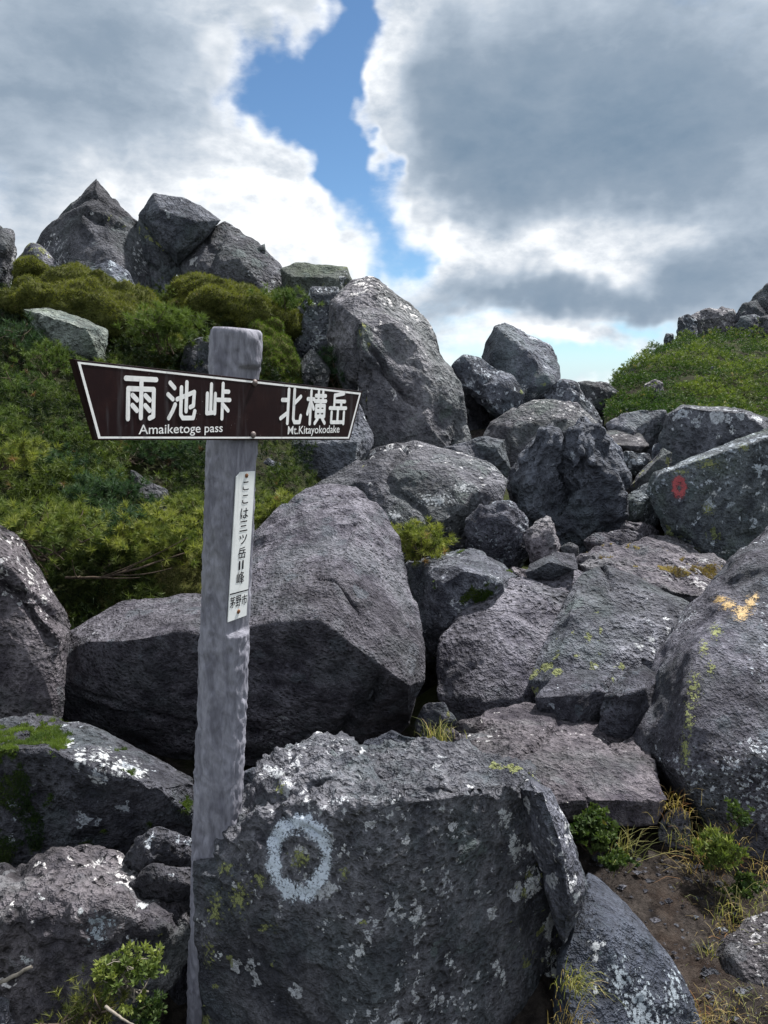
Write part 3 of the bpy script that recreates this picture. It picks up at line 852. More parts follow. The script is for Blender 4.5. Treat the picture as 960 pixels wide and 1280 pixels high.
# ---- little stones on the path
for i, (key, lab, Y, x, y, rx, ry) in enumerate((
        ('p1', 'small grey stone half buried right of the soil path', 2.1, 905, 1108, 38, 15),
        ('p2', 'dark earthy clod on the path above the bottom right boulder', 1.85, 862, 1180, 30, 16),
        ('p3', 'small dark stone in the hollow under the tongue-shaped slab', 2.2, 865, 1090, 22, 18),
        ('p4', 'small round stone under the leafy clump beside the path', 2.05, 802, 1090, 8, 7),
        ('p5', 'black little stone beside the pale grass tuft in the crevice', 2.45, 562, 922, 16, 12),
        ('p6', 'pale chip of stone lying on the path', 1.95, 887, 1160, 7, 7),
        ('p7', 'dark stone filling the gap at the foot of the right boulder', 2.2, 845, 1040, 22, 30))):
    rs_ = np.random.RandomState(100 + i)
    ol = []
    for q in range(9):
        a = q / 9 * math.tau
        k = rs_.uniform(.85, 1.1)
        ol.append((x + math.cos(a) * rx * k, y + math.sin(a) * ry * k))
    rock(key, lab, Y, ol, None, 'near_pit' if i != 0 else 'near_face', name='stone', cat='stone', ground=False, vox=2.6)

# ---- rocks on the green hill, far right
for key, lab, Y, ol, m in (
        ('h1', 'left end block of the dark outcrop on the green hilltop', 14.0, [(845, 425), (848, 396), (860, 392), (872, 400), (875, 425), (850, 430)], 'far'),
        ('h2', 'long block of the dark outcrop on the green hilltop', 14.2, [(858, 398), (872, 388), (895, 392), (916, 388), (922, 425), (860, 425)], 'far'),
        ('h3', 'humped block right of the long one on the green hilltop', 14.4, [(888, 402), (902, 383), (915, 386), (928, 402), (926, 425), (892, 425)], 'far'),
        ('h4', 'upper boulder of the pile at the right edge on the hilltop', 14.6, [(935, 388), (944, 368), (958, 355), (985, 345), (990, 395), (945, 400)], 'far'),
        ('h5', 'low boulder at the left of the hilltop pile', 14.2, [(916, 398), (928, 380), (946, 374), (956, 392), (950, 412), (920, 414)], 'far'),
        ('h6', 'middle boulder of the hilltop pile at the right edge', 13.9, [(918, 410), (925, 396), (945, 394), (962, 400), (966, 425), (925, 425)], 'far'),
        ('h7', 'lowest boulder of the hilltop pile cut by the right edge', 13.6, [(944, 420), (950, 398), (970, 392), (995, 395), (995, 430), (950, 432)], 'far'),
        ('h8', 'tiny stone showing above the green hill left of the outcrop', 13.2, [(829, 426), (832, 416), (842, 417), (843, 432), (831, 434)], 'far'),
        ('h9', 'grey stone standing in the green at the foot of the hill', 9.2, [(804, 510), (806, 482), (816, 474), (828, 478), (832, 495), (826, 515)], 'far'),
        ('h11', 'grey stone half hidden in the green on the middle of the hill', 10.6, [(880, 470), (886, 458), (900, 456), (908, 466), (902, 478)], 'far'),
        ('h10', 'dark ledge on the left rim of the green hill', 11.2, [(782, 470), (790, 458), (800, 452), (806, 462), (798, 476), (786, 480)], 'far')):
    rock(key, lab, Y, ol, None, m, name='outcrop_rock' if Y > 13 else 'stone', cat='rock', ground=False, chip=1.2, lump=.5, vox=2.4)

# ================================================================== GROUND
GP = [(p[0], p[1], p[2]) for p in GROUND_PTS]
for px, py, Y in ((760, 1290, 1.5), (840, 1260, 1.6), (800, 1150, 1.85), (850, 1120, 1.95), (900, 1090, 2.05), (930, 1130, 1.95), (880, 1210, 1.75), (820, 1060, 2.2), (930, 1300, 1.5), (960, 1100, 2.1),
                  (870, 1290, 1.52), (770, 1090, 2.0), (840, 1180, 1.8), (865, 1035, 2.3), (1000, 1120, 2.0)):
    GP.append(tuple(P(px, py, Y)))
for px, py, Y in ((480, 960, 2.3), (560, 960, 2.4), (520, 900, 3.2), (300, 970, 2.2), (400, 970, 2.3), (560, 850, 3.6), (200, 980, 2.2)):
    q_ = P(px, py, Y)
    for _k in range(3):
        GP.append((q_[0] + 0.05 * _k, q_[1], q_[2] - 0.3))
for x in (-3, -1.5, 0, 1.5, 3):
    GP.append((x, 0.3, -0.08))
    GP.append((x, -3, -0.5))
for x in (-14, -9, 9, 14):
    for y in (2, 6, 10):
        GP.append((x, y, 0.2))
for x in (-8, -4, 0, 4, 8):
    GP.append((x, 13.5, -0.2))
GP = np.array(GP)
xs = np.concatenate([-np.geomspace(40000, 9.5, 26), np.arange(-9, 9.01, 0.09), np.geomspace(9.5, 40000, 26)])
ys = np.concatenate([-np.geomspace(40000, 3.5, 22), np.arange(-3, 14.01, 0.09), np.geomspace(14.5, 40000, 28)])
gx, gy = np.meshgrid(xs, ys)
XY = np.stack([gx.ravel(), gy.ravel()], 1)
d2 = ((XY[:, None, :] - GP[None, :, :2]) ** 2).sum(-1)
wt = 1.0 / (d2 + 0.02) ** 1.7
zz = (wt * GP[None, :, 2]).sum(1) / wt.sum(1)
rr = np.hypot(XY[:, 0], XY[:, 1] - 6)
zz -= 600.0 * (1 - np.exp(-np.clip(rr - 13, 0, None) / 900.0)) + np.clip(rr - 12, 0, 60) * 0.35
Q3 = np.stack([XY[:, 0], XY[:, 1], zz * 0], 1)
near = np.exp(-np.clip(rr - 10, 0, None))
zz += near * (0.05 * fbm(Q3, 0.6, 5, 3) + 0.012 * np.abs(fbm(Q3, 0.09, 2, 9)))
G = np.stack([XY[:, 0], XY[:, 1], zz], 1)
nx, ny = len(xs), len(ys)
ii = (np.arange(ny - 1)[:, None] * nx + np.arange(nx - 1)[None]).ravel()
GF = np.stack([ii, ii + 1, ii + nx + 1, ii + nx], 1)
tag(link('ground', mesh_np('ground', G, GF, SOIL, True)), None, None, kind='structure')['label'] = 'brown stony soil between the boulders and on the path'

def loft(rows, nu, nv, seed, amp):
    """surface through rows of (px, py, depth) points"""
    R_ = []
    for r in rows:
        p = np.array([P(*q) for q in r])
        t = np.linspace(0, 1, len(p))
        tt = np.linspace(0, 1, nu)
        R_.append(np.stack([np.interp(tt, t, p[:, k]) for k in range(3)], 1))
    R_ = np.array(R_)
    t = np.linspace(0, 1, len(rows))
    tt = np.linspace(0, 1, nv)
    S = np.zeros((nv, nu, 3))
    for k in range(3):
        for u in range(nu):
            S[:, u, k] = np.interp(tt, t, R_[:, u, k])
    for _ in range(6):
        S[1:-1] = 0.5 * S[1:-1] + 0.25 * (S[:-2] + S[2:])
        S[:, 1:-1] = 0.5 * S[:, 1:-1] + 0.25 * (S[:, :-2] + S[:, 2:])
    V = S.reshape(-1, 3)
    V[:, 2] += amp * fbm(V, 0.7, 4, seed)
    i = (np.arange(nv - 1)[:, None] * nu + np.arange(nu - 1)[None]).ravel()
    F = np.stack([i, i + 1, i + nu + 1, i + nu], 1)
    return V, F

LV, LF = loft([[(-160, 860, 2.8), (60, 870, 2.9), (230, 850, 3.2), (330, 800, 3.5), (430, 800, 3.9)],
               [(-160, 700, 3.4), (60, 725, 3.45), (200, 725, 3.6), (330, 690, 3.9), (430, 690, 4.3)],
               [(-160, 580, 4.5), (60, 585, 4.5), (200, 600, 4.6), (340, 620, 4.8), (440, 650, 5.2)],
               [(-160, 480, 5.7), (60, 480, 5.8), (200, 500, 6.0), (350, 520, 6.2), (450, 600, 6.3)],
               [(-160, 385, 7.2), (60, 385, 7.2), (200, 395, 7.4), (330, 405, 7.6), (440, 480, 7.4)],
               [(-160, 350, 8.2), (60, 370, 8.6), (200, 385, 8.8), (330, 400, 8.6), (440, 480, 8.4)],
               [(-160, 420, 11.5), (60, 430, 11.5), (200, 440, 11.5), (330, 440, 11.5), (440, 500, 11.5)]], 110, 120, 5, 0.06)
tag(link('hillside', mesh_np('hillside', LV, LF, SLOPE, True)), None, None, kind='structure')['label'] = 'dark mossy hillside under the creeping pines on the left'
HV, HF = loft([[(755, 530, 8.4), (810, 530, 8.2), (870, 540, 7.6), (960, 560, 7.4), (1120, 580, 7.2)],
               [(757, 500, 9.4), (810, 505, 9.0), (870, 510, 8.6), (960, 522, 8.2), (1120, 535, 8.0)],
               [(760, 488, 10.2), (800, 470, 10.4), (860, 462, 10.4), (960, 470, 10.2), (1120, 480, 10.0)],
               [(764, 482, 10.9), (800, 455, 11.6), (855, 428, 12.6), (960, 426, 13.0), (1120, 426, 13.0)],
               [(768, 484, 11.6), (802, 456, 12.6), (856, 426, 14.0), (960, 422, 15.0), (1120, 420, 15.0)],
               [(800, 520, 15.0), (830, 510, 16.0), (880, 480, 18.0), (960, 470, 19.0), (1120, 470, 19.0)]], 110, 110, 8, 0.05)
tag(link('hill', mesh_np('hill', HV, HF, SLOPE, True)), None, None, kind='structure')['label'] = 'green hill behind the boulders on the right'

# ================================================================== SIGNPOST
def tube(V0, F0, pts, r0, r1, sides=6):
    """append a tapered tube through pts"""
    pts = np.asarray(pts, float)
    n = len(pts)
    base = sum(len(v) for v in V0)
    tg = np.gradient(pts, axis=0)
    tg /= np.linalg.norm(tg, axis=1)[:, None] + 1e-12
    ref = np.where(np.abs(tg[:, 2:3]) < 0.9, np.array([[0, 0, 1.0]]), np.array([[1.0, 0, 0]]))
    a = np.cross(tg, ref)
    a /= np.linalg.norm(a, axis=1)[:, None] + 1e-12
    b = np.cross(tg, a)
    rr_ = np.linspace(r0, r1, n)
    ang = np.arange(sides) / sides * math.tau
    ring = pts[:, None] + rr_[:, None, None] * (a[:, None] * np.cos(ang)[None, :, None] + b[:, None] * np.sin(ang)[None, :, None])
    V0.append(ring.reshape(-1, 3))
    i = (np.arange(n - 1)[:, None] * sides + np.arange(sides)[None]).ravel()
    j = (np.arange(n - 1)[:, None] * sides + (np.arange(sides)[None] + 1) % sides).ravel()
    F0.append(np.stack([i, j, j + sides, i + sides], 1) + base)

def disc_prism(center, ex, ey, ez, r, h, seg=20, dome=0.0):
    """short button: a cylinder of radius r with a slightly domed head"""
    V, F = [], []
    prof = [(r, 0), (r, h * 0.6), (r * 0.86, h * 0.9), (r * 0.5, h + dome * 0.7), (0.001, h + dome)]
    for rr_, hh in prof:
        for k in range(seg):
            a = k / seg * math.tau
            V.append(center + ex * math.cos(a) * rr_ + ey * math.sin(a) * rr_ + ez * hh)
    for q in range(len(prof) - 1):
        for k in range(seg):
            F.append((q * seg + k, q * seg + (k + 1) % seg, (q + 1) * seg + (k + 1) % seg, (q + 1) * seg + k))
    return np.array(V), np.array(F)

YP = 1.575
PT, PB = P(296, 411, YP), P(261.5, 1280, YP)
AX = (PT - PB) / np.linalg.norm(PT - PB)
PB = PB - AX * 0.35
PLEN = np.linalg.norm(PT - PB)
PR = 0.0495
DB = ray(1040, 551)
DB = DB - AX * DB.dot(AX)
DB /= np.linalg.norm(DB)
NB = np.cross(DB, AX)
NB /= np.linalg.norm(NB)
FLAT = PR * 0.70
def axis_h(py):
    lo, hi = 0.0, PLEN
    for _ in range(40):
        mid_ = (lo + hi) / 2
        if proj((PB + AX * mid_)[None])[1][0] > py:
            lo = mid_
        else:
            hi = mid_
    return lo
H0, H1 = axis_h(786), axis_h(458)

def post_material():
    m, t, out = new_mat('concrete_log')
    co = t.new('ShaderNodeTexCoord').outputs['Object']
    mp = t.new('ShaderNodeMapping')
    mp.inputs['Scale'].default_value = (1, 1, 0.28)
    t.l.new(co, mp.inputs[0])
    a = t.noise(mp.outputs[0], 45, 6, 0.6, 0.6)
    b = t.noise(mp.outputs[0], 190, 4, 0.7)
    c = t.noise(co, 6, 4, 0.6)
    base = t.mix(t.sstep(a, 0.32, 0.66), (0.140, 0.142, 0.178), (0.262, 0.266, 0.318))
    base = t.mix(t.m('MULTIPLY', t.sstep(c, 0.5, 0.75), 0.4), base, (0.22, 0.225, 0.24))
    base = t.mix(1.0, base, t.m('MULTIPLY_ADD', b, 0.8, 0.6), 'MULTIPLY')
    n = t.bump(a, 0.006, 0.8)
    principled(t, out, base, 0.75, 0.3, t.bump(b, 0.0015, 0.8, n))
    return m
def weathered(name, col, edge, scale, rough=0.5):
    m, t, out = new_mat(name)
    co = t.new('ShaderNodeTexCoord').outputs['Object']
    a = t.noise(co, scale, 6, 0.65)
    sp = t.voro(co, scale * 6)
    base = t.mix(t.m('MULTIPLY', t.sstep(a, 0.45, 0.75), 0.6), col, edge)
    st = t.new('ShaderNodeMapping')
    st.inputs['Scale'].default_value = (60, 60, 5)
    t.l.new(co, st.inputs[0])
    grime = t.noise(st.outputs[0], 1.0, 4, 0.6)
    base = t.mix(t.m('MULTIPLY', t.sstep(grime, 0.52, 0.75), 0.35), base, (0.10, 0.10, 0.11))
    base = t.mix(t.m('MULTIPLY', t.m('SUBTRACT', 1.0, t.sstep(sp.outputs['Distance'], 0.05, 0.09)), t.sstep(a, 0.55, 0.62)), base, (0.55, 0.55, 0.55))
    principled(t, out, base, rough, 0.12, t.bump(a, 0.0008, 0.5))
    return m
POSTM = post_material()
BOARD = weathered('brown_board_paint', (0.0150, 0.0062, 0.0078), (0.028, 0.0115, 0.0115), 24, 0.45)
WHITE = weathered('white_sign_paint', (0.86, 0.87, 0.88), (0.80, 0.82, 0.84), 60, 0.5)
PLATE = weathered('white_plate', (0.84, 0.87, 0.88), (0.78, 0.82, 0.84), 30, 0.4)
INK = plain_mat('dark_ink', (0.012, 0.010, 0.016), 0.6, 0.2, 200, 0.0003, 0.3)
RUST = plain_mat('rusty_screw', (0.17, 0.07, 0.025), 0.75, 0.4, 300, 0.001, 0.6)
STEEL = plain_mat('dull_bolt', (0.14, 0.11, 0.105), 0.5, 0.5, 200, 0.001, 0.5)

SIGN = link('signpost', None, None, PB + AX * 0.0)
tag(SIGN, 'grey log-textured signpost leaning right with a dark brown direction board', 'signpost')
def child(name, V, F, mat, parent, smooth=False):
    off = np.array(SIGN.location)
    o = link(name, mesh_np(name, np.asarray(V) - off, F, mat, smooth), parent)
    return o

# post: round log cast with bark ripples, a flat cut into its right face
NA, NH = 88, 360
hs = np.linspace(0, PLEN, NH)
ang = np.arange(NA) / NA * math.tau
ex = DB
ey = NB
ca, sa = np.cos(ang), np.sin(ang)
hh = hs[:, None] + 0 * ang[None]
pr = PR * (1.02 + 0.02 * (1 - hh / PLEN)) * np.ones_like(hh)
edge = np.clip((PLEN - hh) / 0.014, 0, 1)
pr *= 0.90 + 0.10 * np.sqrt(1 - (1 - edge) ** 2)
cx_, cy_ = ca[None] * np.ones_like(hh), sa[None] * np.ones_like(hh)
q = np.stack([cx_.ravel() * PR, cy_.ravel() * PR, hh.ravel() * 0.45], 1)
wv = q + 0.012 * np.stack([pn(q / 0.03, 1), pn(q / 0.03, 2), pn(q / 0.03, 3)], 1)
rip = (0.35 - np.abs(pn(wv / 0.016, 5))).reshape(hh.shape) * 0.0072 + pn(q / 0.045, 8).reshape(hh.shape) * 0.0028 + pn(wv / 0.007, 9).reshape(hh.shape) * 0.0022
pr = pr + rip
lx, ly = cx_ * pr, cy_ * pr
cut = (hh > H0) & (hh < H1)
fl = FLAT + 0.0012 * pn(np.stack([lx.ravel(), ly.ravel(), hh.ravel()], 1) / 0.05, 4).reshape(hh.shape)
ly = np.where(cut, np.minimum(ly, fl), ly)
VP_ = PB + lx[..., None] * ex + ly[..., None] * ey + hh[..., None] * AX
VP_ = VP_.reshape(-1, 3)
i = (np.arange(NH - 1)[:, None] * NA + np.arange(NA)[None]).ravel()
j = (np.arange(NH - 1)[:, None] * NA + (np.arange(NA)[None] + 1) % NA).ravel()
FP_ = np.stack([i, j, j + NA, i + NA], 1)
top0 = (NH - 1) * NA
capV, capF, last = [], [], None
for k, f in enumerate((0.86, 0.6, 0.3, 0.02)):
    capV.append(PT + (VP_[top0:top0 + NA] - PT) * f - AX * 0.003 * (k > 0))
VP_ = np.concatenate([VP_] + capV)
for k in range(4):
    b0 = top0 + k * NA
    ii_ = np.arange(NA)
    capF.append(np.stack([b0 + ii_, b0 + (ii_ + 1) % NA, b0 + NA + (ii_ + 1) % NA, b0 + NA + ii_], 1))
child('post', VP_, np.concatenate([FP_] + capF), POSTM, SIGN, True)

# board
B0 = PB + AX * axis_h(512) + NB * (FLAT + 0.013)          # a point on the board's front
UB, VB = DB, AX - NB * AX.dot(NB)
VB /= np.linalg.norm(VB)
def on_board(px, py, p0=B0):
    d = ray(px, py)
    p = EYE + d * (NB.dot(p0 - EYE) / NB.dot(d))
    return np.array([(p - p0).dot(UB), (p - p0).dot(VB)])
def plane_pt(uv, lift, p0=B0):
    return p0 + UB * uv[0] + VB * uv[1] + NB * lift

def slab(uvs, thick, p0, bev=0.0015):
    n = len(uvs)
    uvs = np.array(uvs)
    c = uvs.mean(0)
    inner = uvs + (c - uvs) / np.linalg.norm(c - uvs, axis=1)[:, None] * bev * 1.6
    V = [plane_pt(q_, 0, p0) for q_ in inner] + [plane_pt(q_, -bev, p0) for q_ in uvs] + [plane_pt(q_, -thick, p0) for q_ in uvs]
    me = bmesh.new()
    vs = [me.verts.new(p - np.array(SIGN.location)) for p in V]
    me.faces.new(vs[:n])
    me.faces.new(vs[2 * n:][::-1])
    for k in range(n):
        k2 = (k + 1) % n
        me.faces.new((vs[k], vs[n + k], vs[n + k2], vs[k2]))
        me.faces.new((vs[n + k], vs[2 * n + k], vs[2 * n + k2], vs[n + k2]))
    bmesh.ops.recalc_face_normals(me, faces=me.faces)
    return me
def bm_obj(name, bm, mat, parent):
    me = bpy.data.meshes.new(name)
    bm.to_mesh(me)
    bm.free()
    me.materials.append(mat)
    return link(name, me, parent)

corners = [on_board(*c) for c in ((92, 449), (454, 489), (438, 550), (121, 550.5))]
board = bm_obj('direction_board', slab(corners, 0.011, B0), BOARD, SIGN)
board['label'] = 'dark brown direction board with white Japanese place names'
outer = np.array([on_board(*c) for c in ((96.5, 452), (451, 491), (436, 548.2), (122.5, 548.2))])
inner = np.array([on_board(*c) for c in ((100.5, 455), (448.6, 493.2), (434.6, 546.2), (125.3, 545.6))])
V = [plane_pt(q_, 0.0006) for q_ in outer] + [plane_pt(q_, 0.0006) for q_ in inner]
child('border_line', V, [(k, (k + 1) % 4, 4 + (k + 1) % 4, 4 + k) for k in range(4)], WHITE, board)

KANJI = {
    '雨': [[(6, 8), (94, 8)], [(13, 95), (13, 30), (87, 30), (87, 90), (76, 94)], [(50, 8), (50, 93)], [(25, 44), (38, 54)], [(25, 66), (38, 77)], [(62, 44), (75, 54)], [(62, 66), (75, 77)]],
    '池': [[(10, 8), (25, 20)], [(4, 36), (20, 47)], [(8, 93), (20, 76), (28, 60)], [(34, 47), (92, 28), (90, 62), (79, 66)], [(65, 5), (65, 76)], [(47, 18), (47, 84), (54, 93), (90, 93), (95, 76)]],
    '峠': [[(20, 8), (20, 80)], [(5, 32), (5, 82), (36, 80)], [(36, 32), (36, 82)], [(66, 5), (66, 96)], [(66, 25), (90, 25)], [(45, 47), (96, 47)], [(69, 60), (90, 75)]],
    '北': [[(36, 6), (36, 95)], [(8, 34), (36, 34)], [(4, 82), (36, 67)], [(62, 6), (62, 84), (68, 93), (92, 93), (96, 76)], [(92, 24), (64, 42)]],
    '横': [[(4, 27), (36, 27)], [(20, 5), (20, 96)], [(19, 32), (5, 68)], [(22, 36), (36, 54)], [(44, 17), (96, 17)], [(58, 5), (58, 31)], [(81, 5), (81, 31)], [(40, 32), (98, 32)],
          [(70, 32), (70, 76)], [(48, 45), (92, 45), (92, 76), (48, 76), (48, 45)], [(48, 60), (92, 60)], [(58, 82), (44, 95)], [(82, 82), (96, 95)]],
    '岳': [[(80, 6), (28, 13)], [(28, 12), (28, 50)], [(28, 30), (88, 30)], [(67, 30), (67, 50)], [(4, 50), (96, 50)], [(50, 57), (50, 90)], [(15, 62), (15, 92), (85, 92)], [(85, 62), (85, 96)]],
}
def glyph(ch, px0, py0, px1, py1, wpx=0.115):
    """rounded brush strokes laid on the board inside the given box"""
    um = (on_board(px0, (py0 + py1) / 2)[0], on_board(px1, (py0 + py1) / 2)[0])
    vm_ = (on_board((px0 + px1) / 2, py1)[1], on_board((px0 + px1) / 2, py0)[1])
    sx_, sy_ = (um[1] - um[0]) / 100.0, (vm_[1] - vm_[0]) / 100.0
    r = wpx * 50 * sy_
    V, F = [], []
    k = 0
    for st in KANJI[ch]:
        for (a, b) in zip(st[:-1], st[1:]):
            A = np.array([um[0] + a[0] * sx_, vm_[1] - a[1] * sy_])
            Bq = np.array([um[0] + b[0] * sx_, vm_[1] - b[1] * sy_])
            d = math.atan2(Bq[1] - A[1], Bq[0] - A[0])
            ring = []
            for t_ in range(9):
                an = d + math.pi / 2 + t_ / 8 * math.pi
                ring.append(A + r * np.array([math.cos(an), math.sin(an)]))
            for t_ in range(9):
                an = d - math.pi / 2 + t_ / 8 * math.pi
                ring.append(Bq + r * np.array([math.cos(an), math.sin(an)]))
            base = len(V)
            lift = 0.0007 + 0.00006 * k
            k += 1
            V += [plane_pt(q_, lift) for q_ in ring]
            c0 = len(V)
            V.append(plane_pt((A + Bq) / 2, lift))
            F += [(base + t_, base + (t_ + 1) % 18, c0) for t_ in range(18)]
    o = child('lettering', V, F, WHITE, board)
    return o
for ch, x0, y0, x1, y1 in (('雨', 154, 469, 197, 526), ('池', 208, 475, 245, 526), ('峠', 257, 477, 288, 525),
                           ('北', 350, 484, 377, 531), ('横', 383, 487, 407, 531), ('岳', 411, 489, 433, 531)):
    glyph(ch, x0, y0, x1, y1)

def text_part(s, box, mat, parent, lift, p0, bold=0.0):
    """box: pixel rectangle on the plane p0 that the word fills"""
    cu = bpy.data.curves.new('txt', 'FONT')
    cu.body = s
    cu.offset = bold
    cu.resolution_u = 4
    o = bpy.data.objects.new('txt', cu)
    COL.objects.link(o)
    me = bpy.data.meshes.new_from_object(o.evaluated_get(bpy.context.evaluated_depsgraph_get()))
    bpy.data.objects.remove(o)
    bpy.data.curves.remove(cu)
    n = len(me.vertices)
    co = np.empty(n * 3, np.float32)
    me.vertices.foreach_get('co', co)
    co = co.reshape(-1, 3).astype(float)
    lo, hi = co.min(0), co.max(0)
    x0, y0, x1, y1 = box
    ua, ub = on_board(x0, (y0 + y1) / 2, p0)[0], on_board(x1, (y0 + y1) / 2, p0)[0]
    va, vb = on_board((x0 + x1) / 2, y1, p0)[1], on_board((x0 + x1) / 2, y0, p0)[1]
    u_ = ua + (co[:, 0] - lo[0]) / max(hi[0] - lo[0], 1e-6) * (ub - ua)
    v_ = va + (co[:, 1] - lo[1]) / max(hi[1] - lo[1], 1e-6) * (vb - va)
    pts = p0 + UB * u_[:, None] + VB * v_[:, None] + NB * lift - np.array(SIGN.location)
    me.vertices.foreach_set('co', pts.astype(np.float32).ravel())
    me.update()
    me.materials.clear()
    me.materials.append(mat)
    me.name = 'lettering'
    return link('lettering', me, parent)
text_part('Amaiketoge pass', (173, 530, 278, 545), WHITE, board, 0.0007, B0, 0.006)
text_part('Mt.Kitayokodake', (359.5, 532, 424, 545), WHITE, board, 0.0007, B0, 0.006)
for px, py in ((318, 478.5), (316, 543.5)):
    V, F = disc_prism(plane_pt(on_board(px, py), 0.0), UB, VB, NB, 0.0068, 0.004, 20, 0.002)
    child('bolt', V, F, STEEL, board, True)

# small white plate on the flat of the post
P0 = PB + AX * axis_h(680) + NB * (FLAT + 0.0035)
pc = [on_board(*c, P0) for c in ((301, 590), (319, 589), (308.2, 769.5), (285, 778), (295.5, 596))]
plate = bm_obj('name_plate', slab(pc, 0.002, P0, 0.0004), PLATE, SIGN)
plate['label'] = 'narrow white plate with vertical black Japanese lettering'
for s, px, py, w_, h_ in (('こ', 307.1, 607.3, 7.5, 11), ('こ', 306.4, 624, 7.5, 11), ('は', 305.4, 641.6, 9.5, 13), ('三', 304.3, 657.5, 9.5, 13), ('ツ', 303.8, 674, 9.5, 12),
                          ('岳', 302.3, 691, 9.5, 14), ('II', 301.3, 706.3, 6, 11), ('峰', 300.4, 722, 9.5, 15),
                          ('茅', 290.6, 753, 6.8, 14), ('野', 298.0, 751, 6.8, 14), ('市', 305.3, 749.4, 6.8, 13)):
    text_part(s, (px - w_ / 2, py - h_ / 2, px + w_ / 2, py + h_ / 2), INK, plate, 0.0005, P0, 0.008)
a_, b_ = on_board(287.2, 743.2, P0), on_board(310.6, 737, P0)
up_ = np.array([0, 0.0014])
child('dividing_line', [plane_pt(a_ - up_, .0005, P0), plane_pt(b_ - up_, .0005, P0), plane_pt(b_ + up_, .0005, P0), plane_pt(a_ + up_, .0005, P0)], [(0, 1, 2, 3)], INK, plate)
for px, py in ((308, 594.5), (298, 764.4)):
    V, F = disc_prism(plane_pt(on_board(px, py, P0), 0.0, P0), UB, VB, NB, 0.0046, 0.002, 16, 0.001)
    child('screw', V, F, RUST, plate, True)

# ================================================================== PAINT AND LICHEN ON THE ROCKS
def crust_material(name, c0, c1, scale, k=0.9, cell=0.0, rough=0.85, solid=0.5):
    m, t, out = new_mat(name)
    co = t.new('ShaderNodeTexCoord').outputs['Object']
    at = t.new('ShaderNodeAttribute', attribute_name='mask').outputs['Fac']
    n = t.noise(co, scale, 5, 0.7)
    f = t.noise(co, scale * 5, 3, 0.7)
    x = t.m('MULTIPLY_ADD', t.m('SUBTRACT', n, 0.5), k, at)
    if cell:
        vo = t.voro(t.vm('ADD', co, t.vm('SCALE', t.noise(co, scale * 1.5, 3, 0.6, 0, True), 0.6 / scale)), cell)
        x = t.m('MULTIPLY_ADD', t.m('SUBTRACT', 0.35, vo.outputs['Distance']), 0.9, x)
    x = t.m('MULTIPLY_ADD', t.m('SUBTRACT', f, 0.5), 1.1, x)
    a = t.m('MULTIPLY', t.sstep(x, solid, solid + 0.30), t.sstep(f, 0.26, 0.50))
    b = t.new('ShaderNodeBsdfPrincipled')
    t.put(b.inputs['Base Color'], t.mix(f, c0, c1))
    b.inputs['Roughness'].default_value = rough
    t.l.new(t.bump(f, 0.002, 0.6), b.inputs['Normal'])
    tr = t.new('ShaderNodeBsdfTransparent')
    mx = t.new('ShaderNodeMixShader')
    t.put(mx.inputs[0], a)
    t.l.new(tr.outputs[0], mx.inputs[1])
    t.l.new(b.outputs[0], mx.inputs[2])
    t.l.new(mx.outputs[0], out.inputs[0])
    return m
PAINT_W = crust_material('white_ring_paint', (0.30, 0.37, 0.46), (0.62, 0.68, 0.76), 42, 1.35, 0, 0.7)
PAINT_R = crust_material('red_paint', (0.24, 0.035, 0.045), (0.40, 0.08, 0.085), 45, 1.3, 0, 0.7, 0.54)
PAINT_Y = crust_material('yellow_paint', (0.30, 0.19, 0.07), (0.52, 0.37, 0.16), 50, 1.5, 0, 0.7, 0.60)
LICH_W = crust_material('white_lichen', (0.26, 0.29, 0.32), (0.56, 0.58, 0.60), 70, 1.3, 60, 0.9)
LICH_B = crust_material('grey_blue_lichen', (0.17, 0.21, 0.25), (0.38, 0.43, 0.48), 70, 1.4, 90, 0.9)
LICH_Y = crust_material('yellow_green_lichen', (0.11, 0.13, 0.045), (0.27, 0.29, 0.12), 80, 1.5, 100, 0.9)

def bl(*blobs):
    def f(x, y):
        m = np.zeros_like(x)
        for cx, cy, rx, ry in blobs:
            m = np.maximum(m, 1 - 0.5 * np.sqrt(((x - cx) / rx) ** 2 + ((y - cy) / ry) ** 2))
        return m
    return f
def ring_f(cx, cy, rx, ry, th):
    def f(x, y):
        rho = np.sqrt(((x - cx) / rx) ** 2 + ((y - cy) / ry) ** 2)
        return 1 - 0.5 * np.abs(rho - 1) / th
    return f
def patch(key, name, f, mat, lift=0.0014, label=None):
    R_ = ROCKS[key]
    V, F = R_['V'], R_['F']
    if name.startswith('painted'):
        lift = 0.0024
    N_, fn = vnormals(V, F)
    x, y = proj(V)
    mk = f(x, y)
    facing = ((V - EYE) * N_).sum(1) < 0
    ok = (mk > 0.02) & facing
    keep = ok[F].all(1)
    F2 = F[keep]
    if not len(F2):
        print('EMPTY PATCH', key, name)
        return
    if name.startswith('painted'):                 # one mark, one piece
        lab_ = np.arange(len(V))
        while True:
            mn = lab_[F2].min(1)
            l2 = lab_.copy()
            for k in range(F2.shape[1]):
                np.minimum.at(l2, F2[:, k], mn)
            if (l2 == lab_).all():
                break
            lab_ = l2
        fl_ = lab_[F2[:, 0]]
        u_, c_ = np.unique(fl_, return_counts=True)
        F2 = F2[fl_ == u_[c_.argmax()]]
    idx, inv = np.unique(F2, return_inverse=True)
    me = mesh_np(name, V[idx] + N_[idx] * lift - R_['org'], inv.reshape(F2.shape), mat, True, {'mask': mk[idx]})
    o = link(name, me, R_['o'])
    if 'lichen' in name:
        o['kind'] = 'stuff'
    if label:
        o['label'] = label
    return o
patch('ring', 'painted_ring', ring_f(375, 1072, 33, 43, 0.30), PAINT_W, label='worn white painted ring')
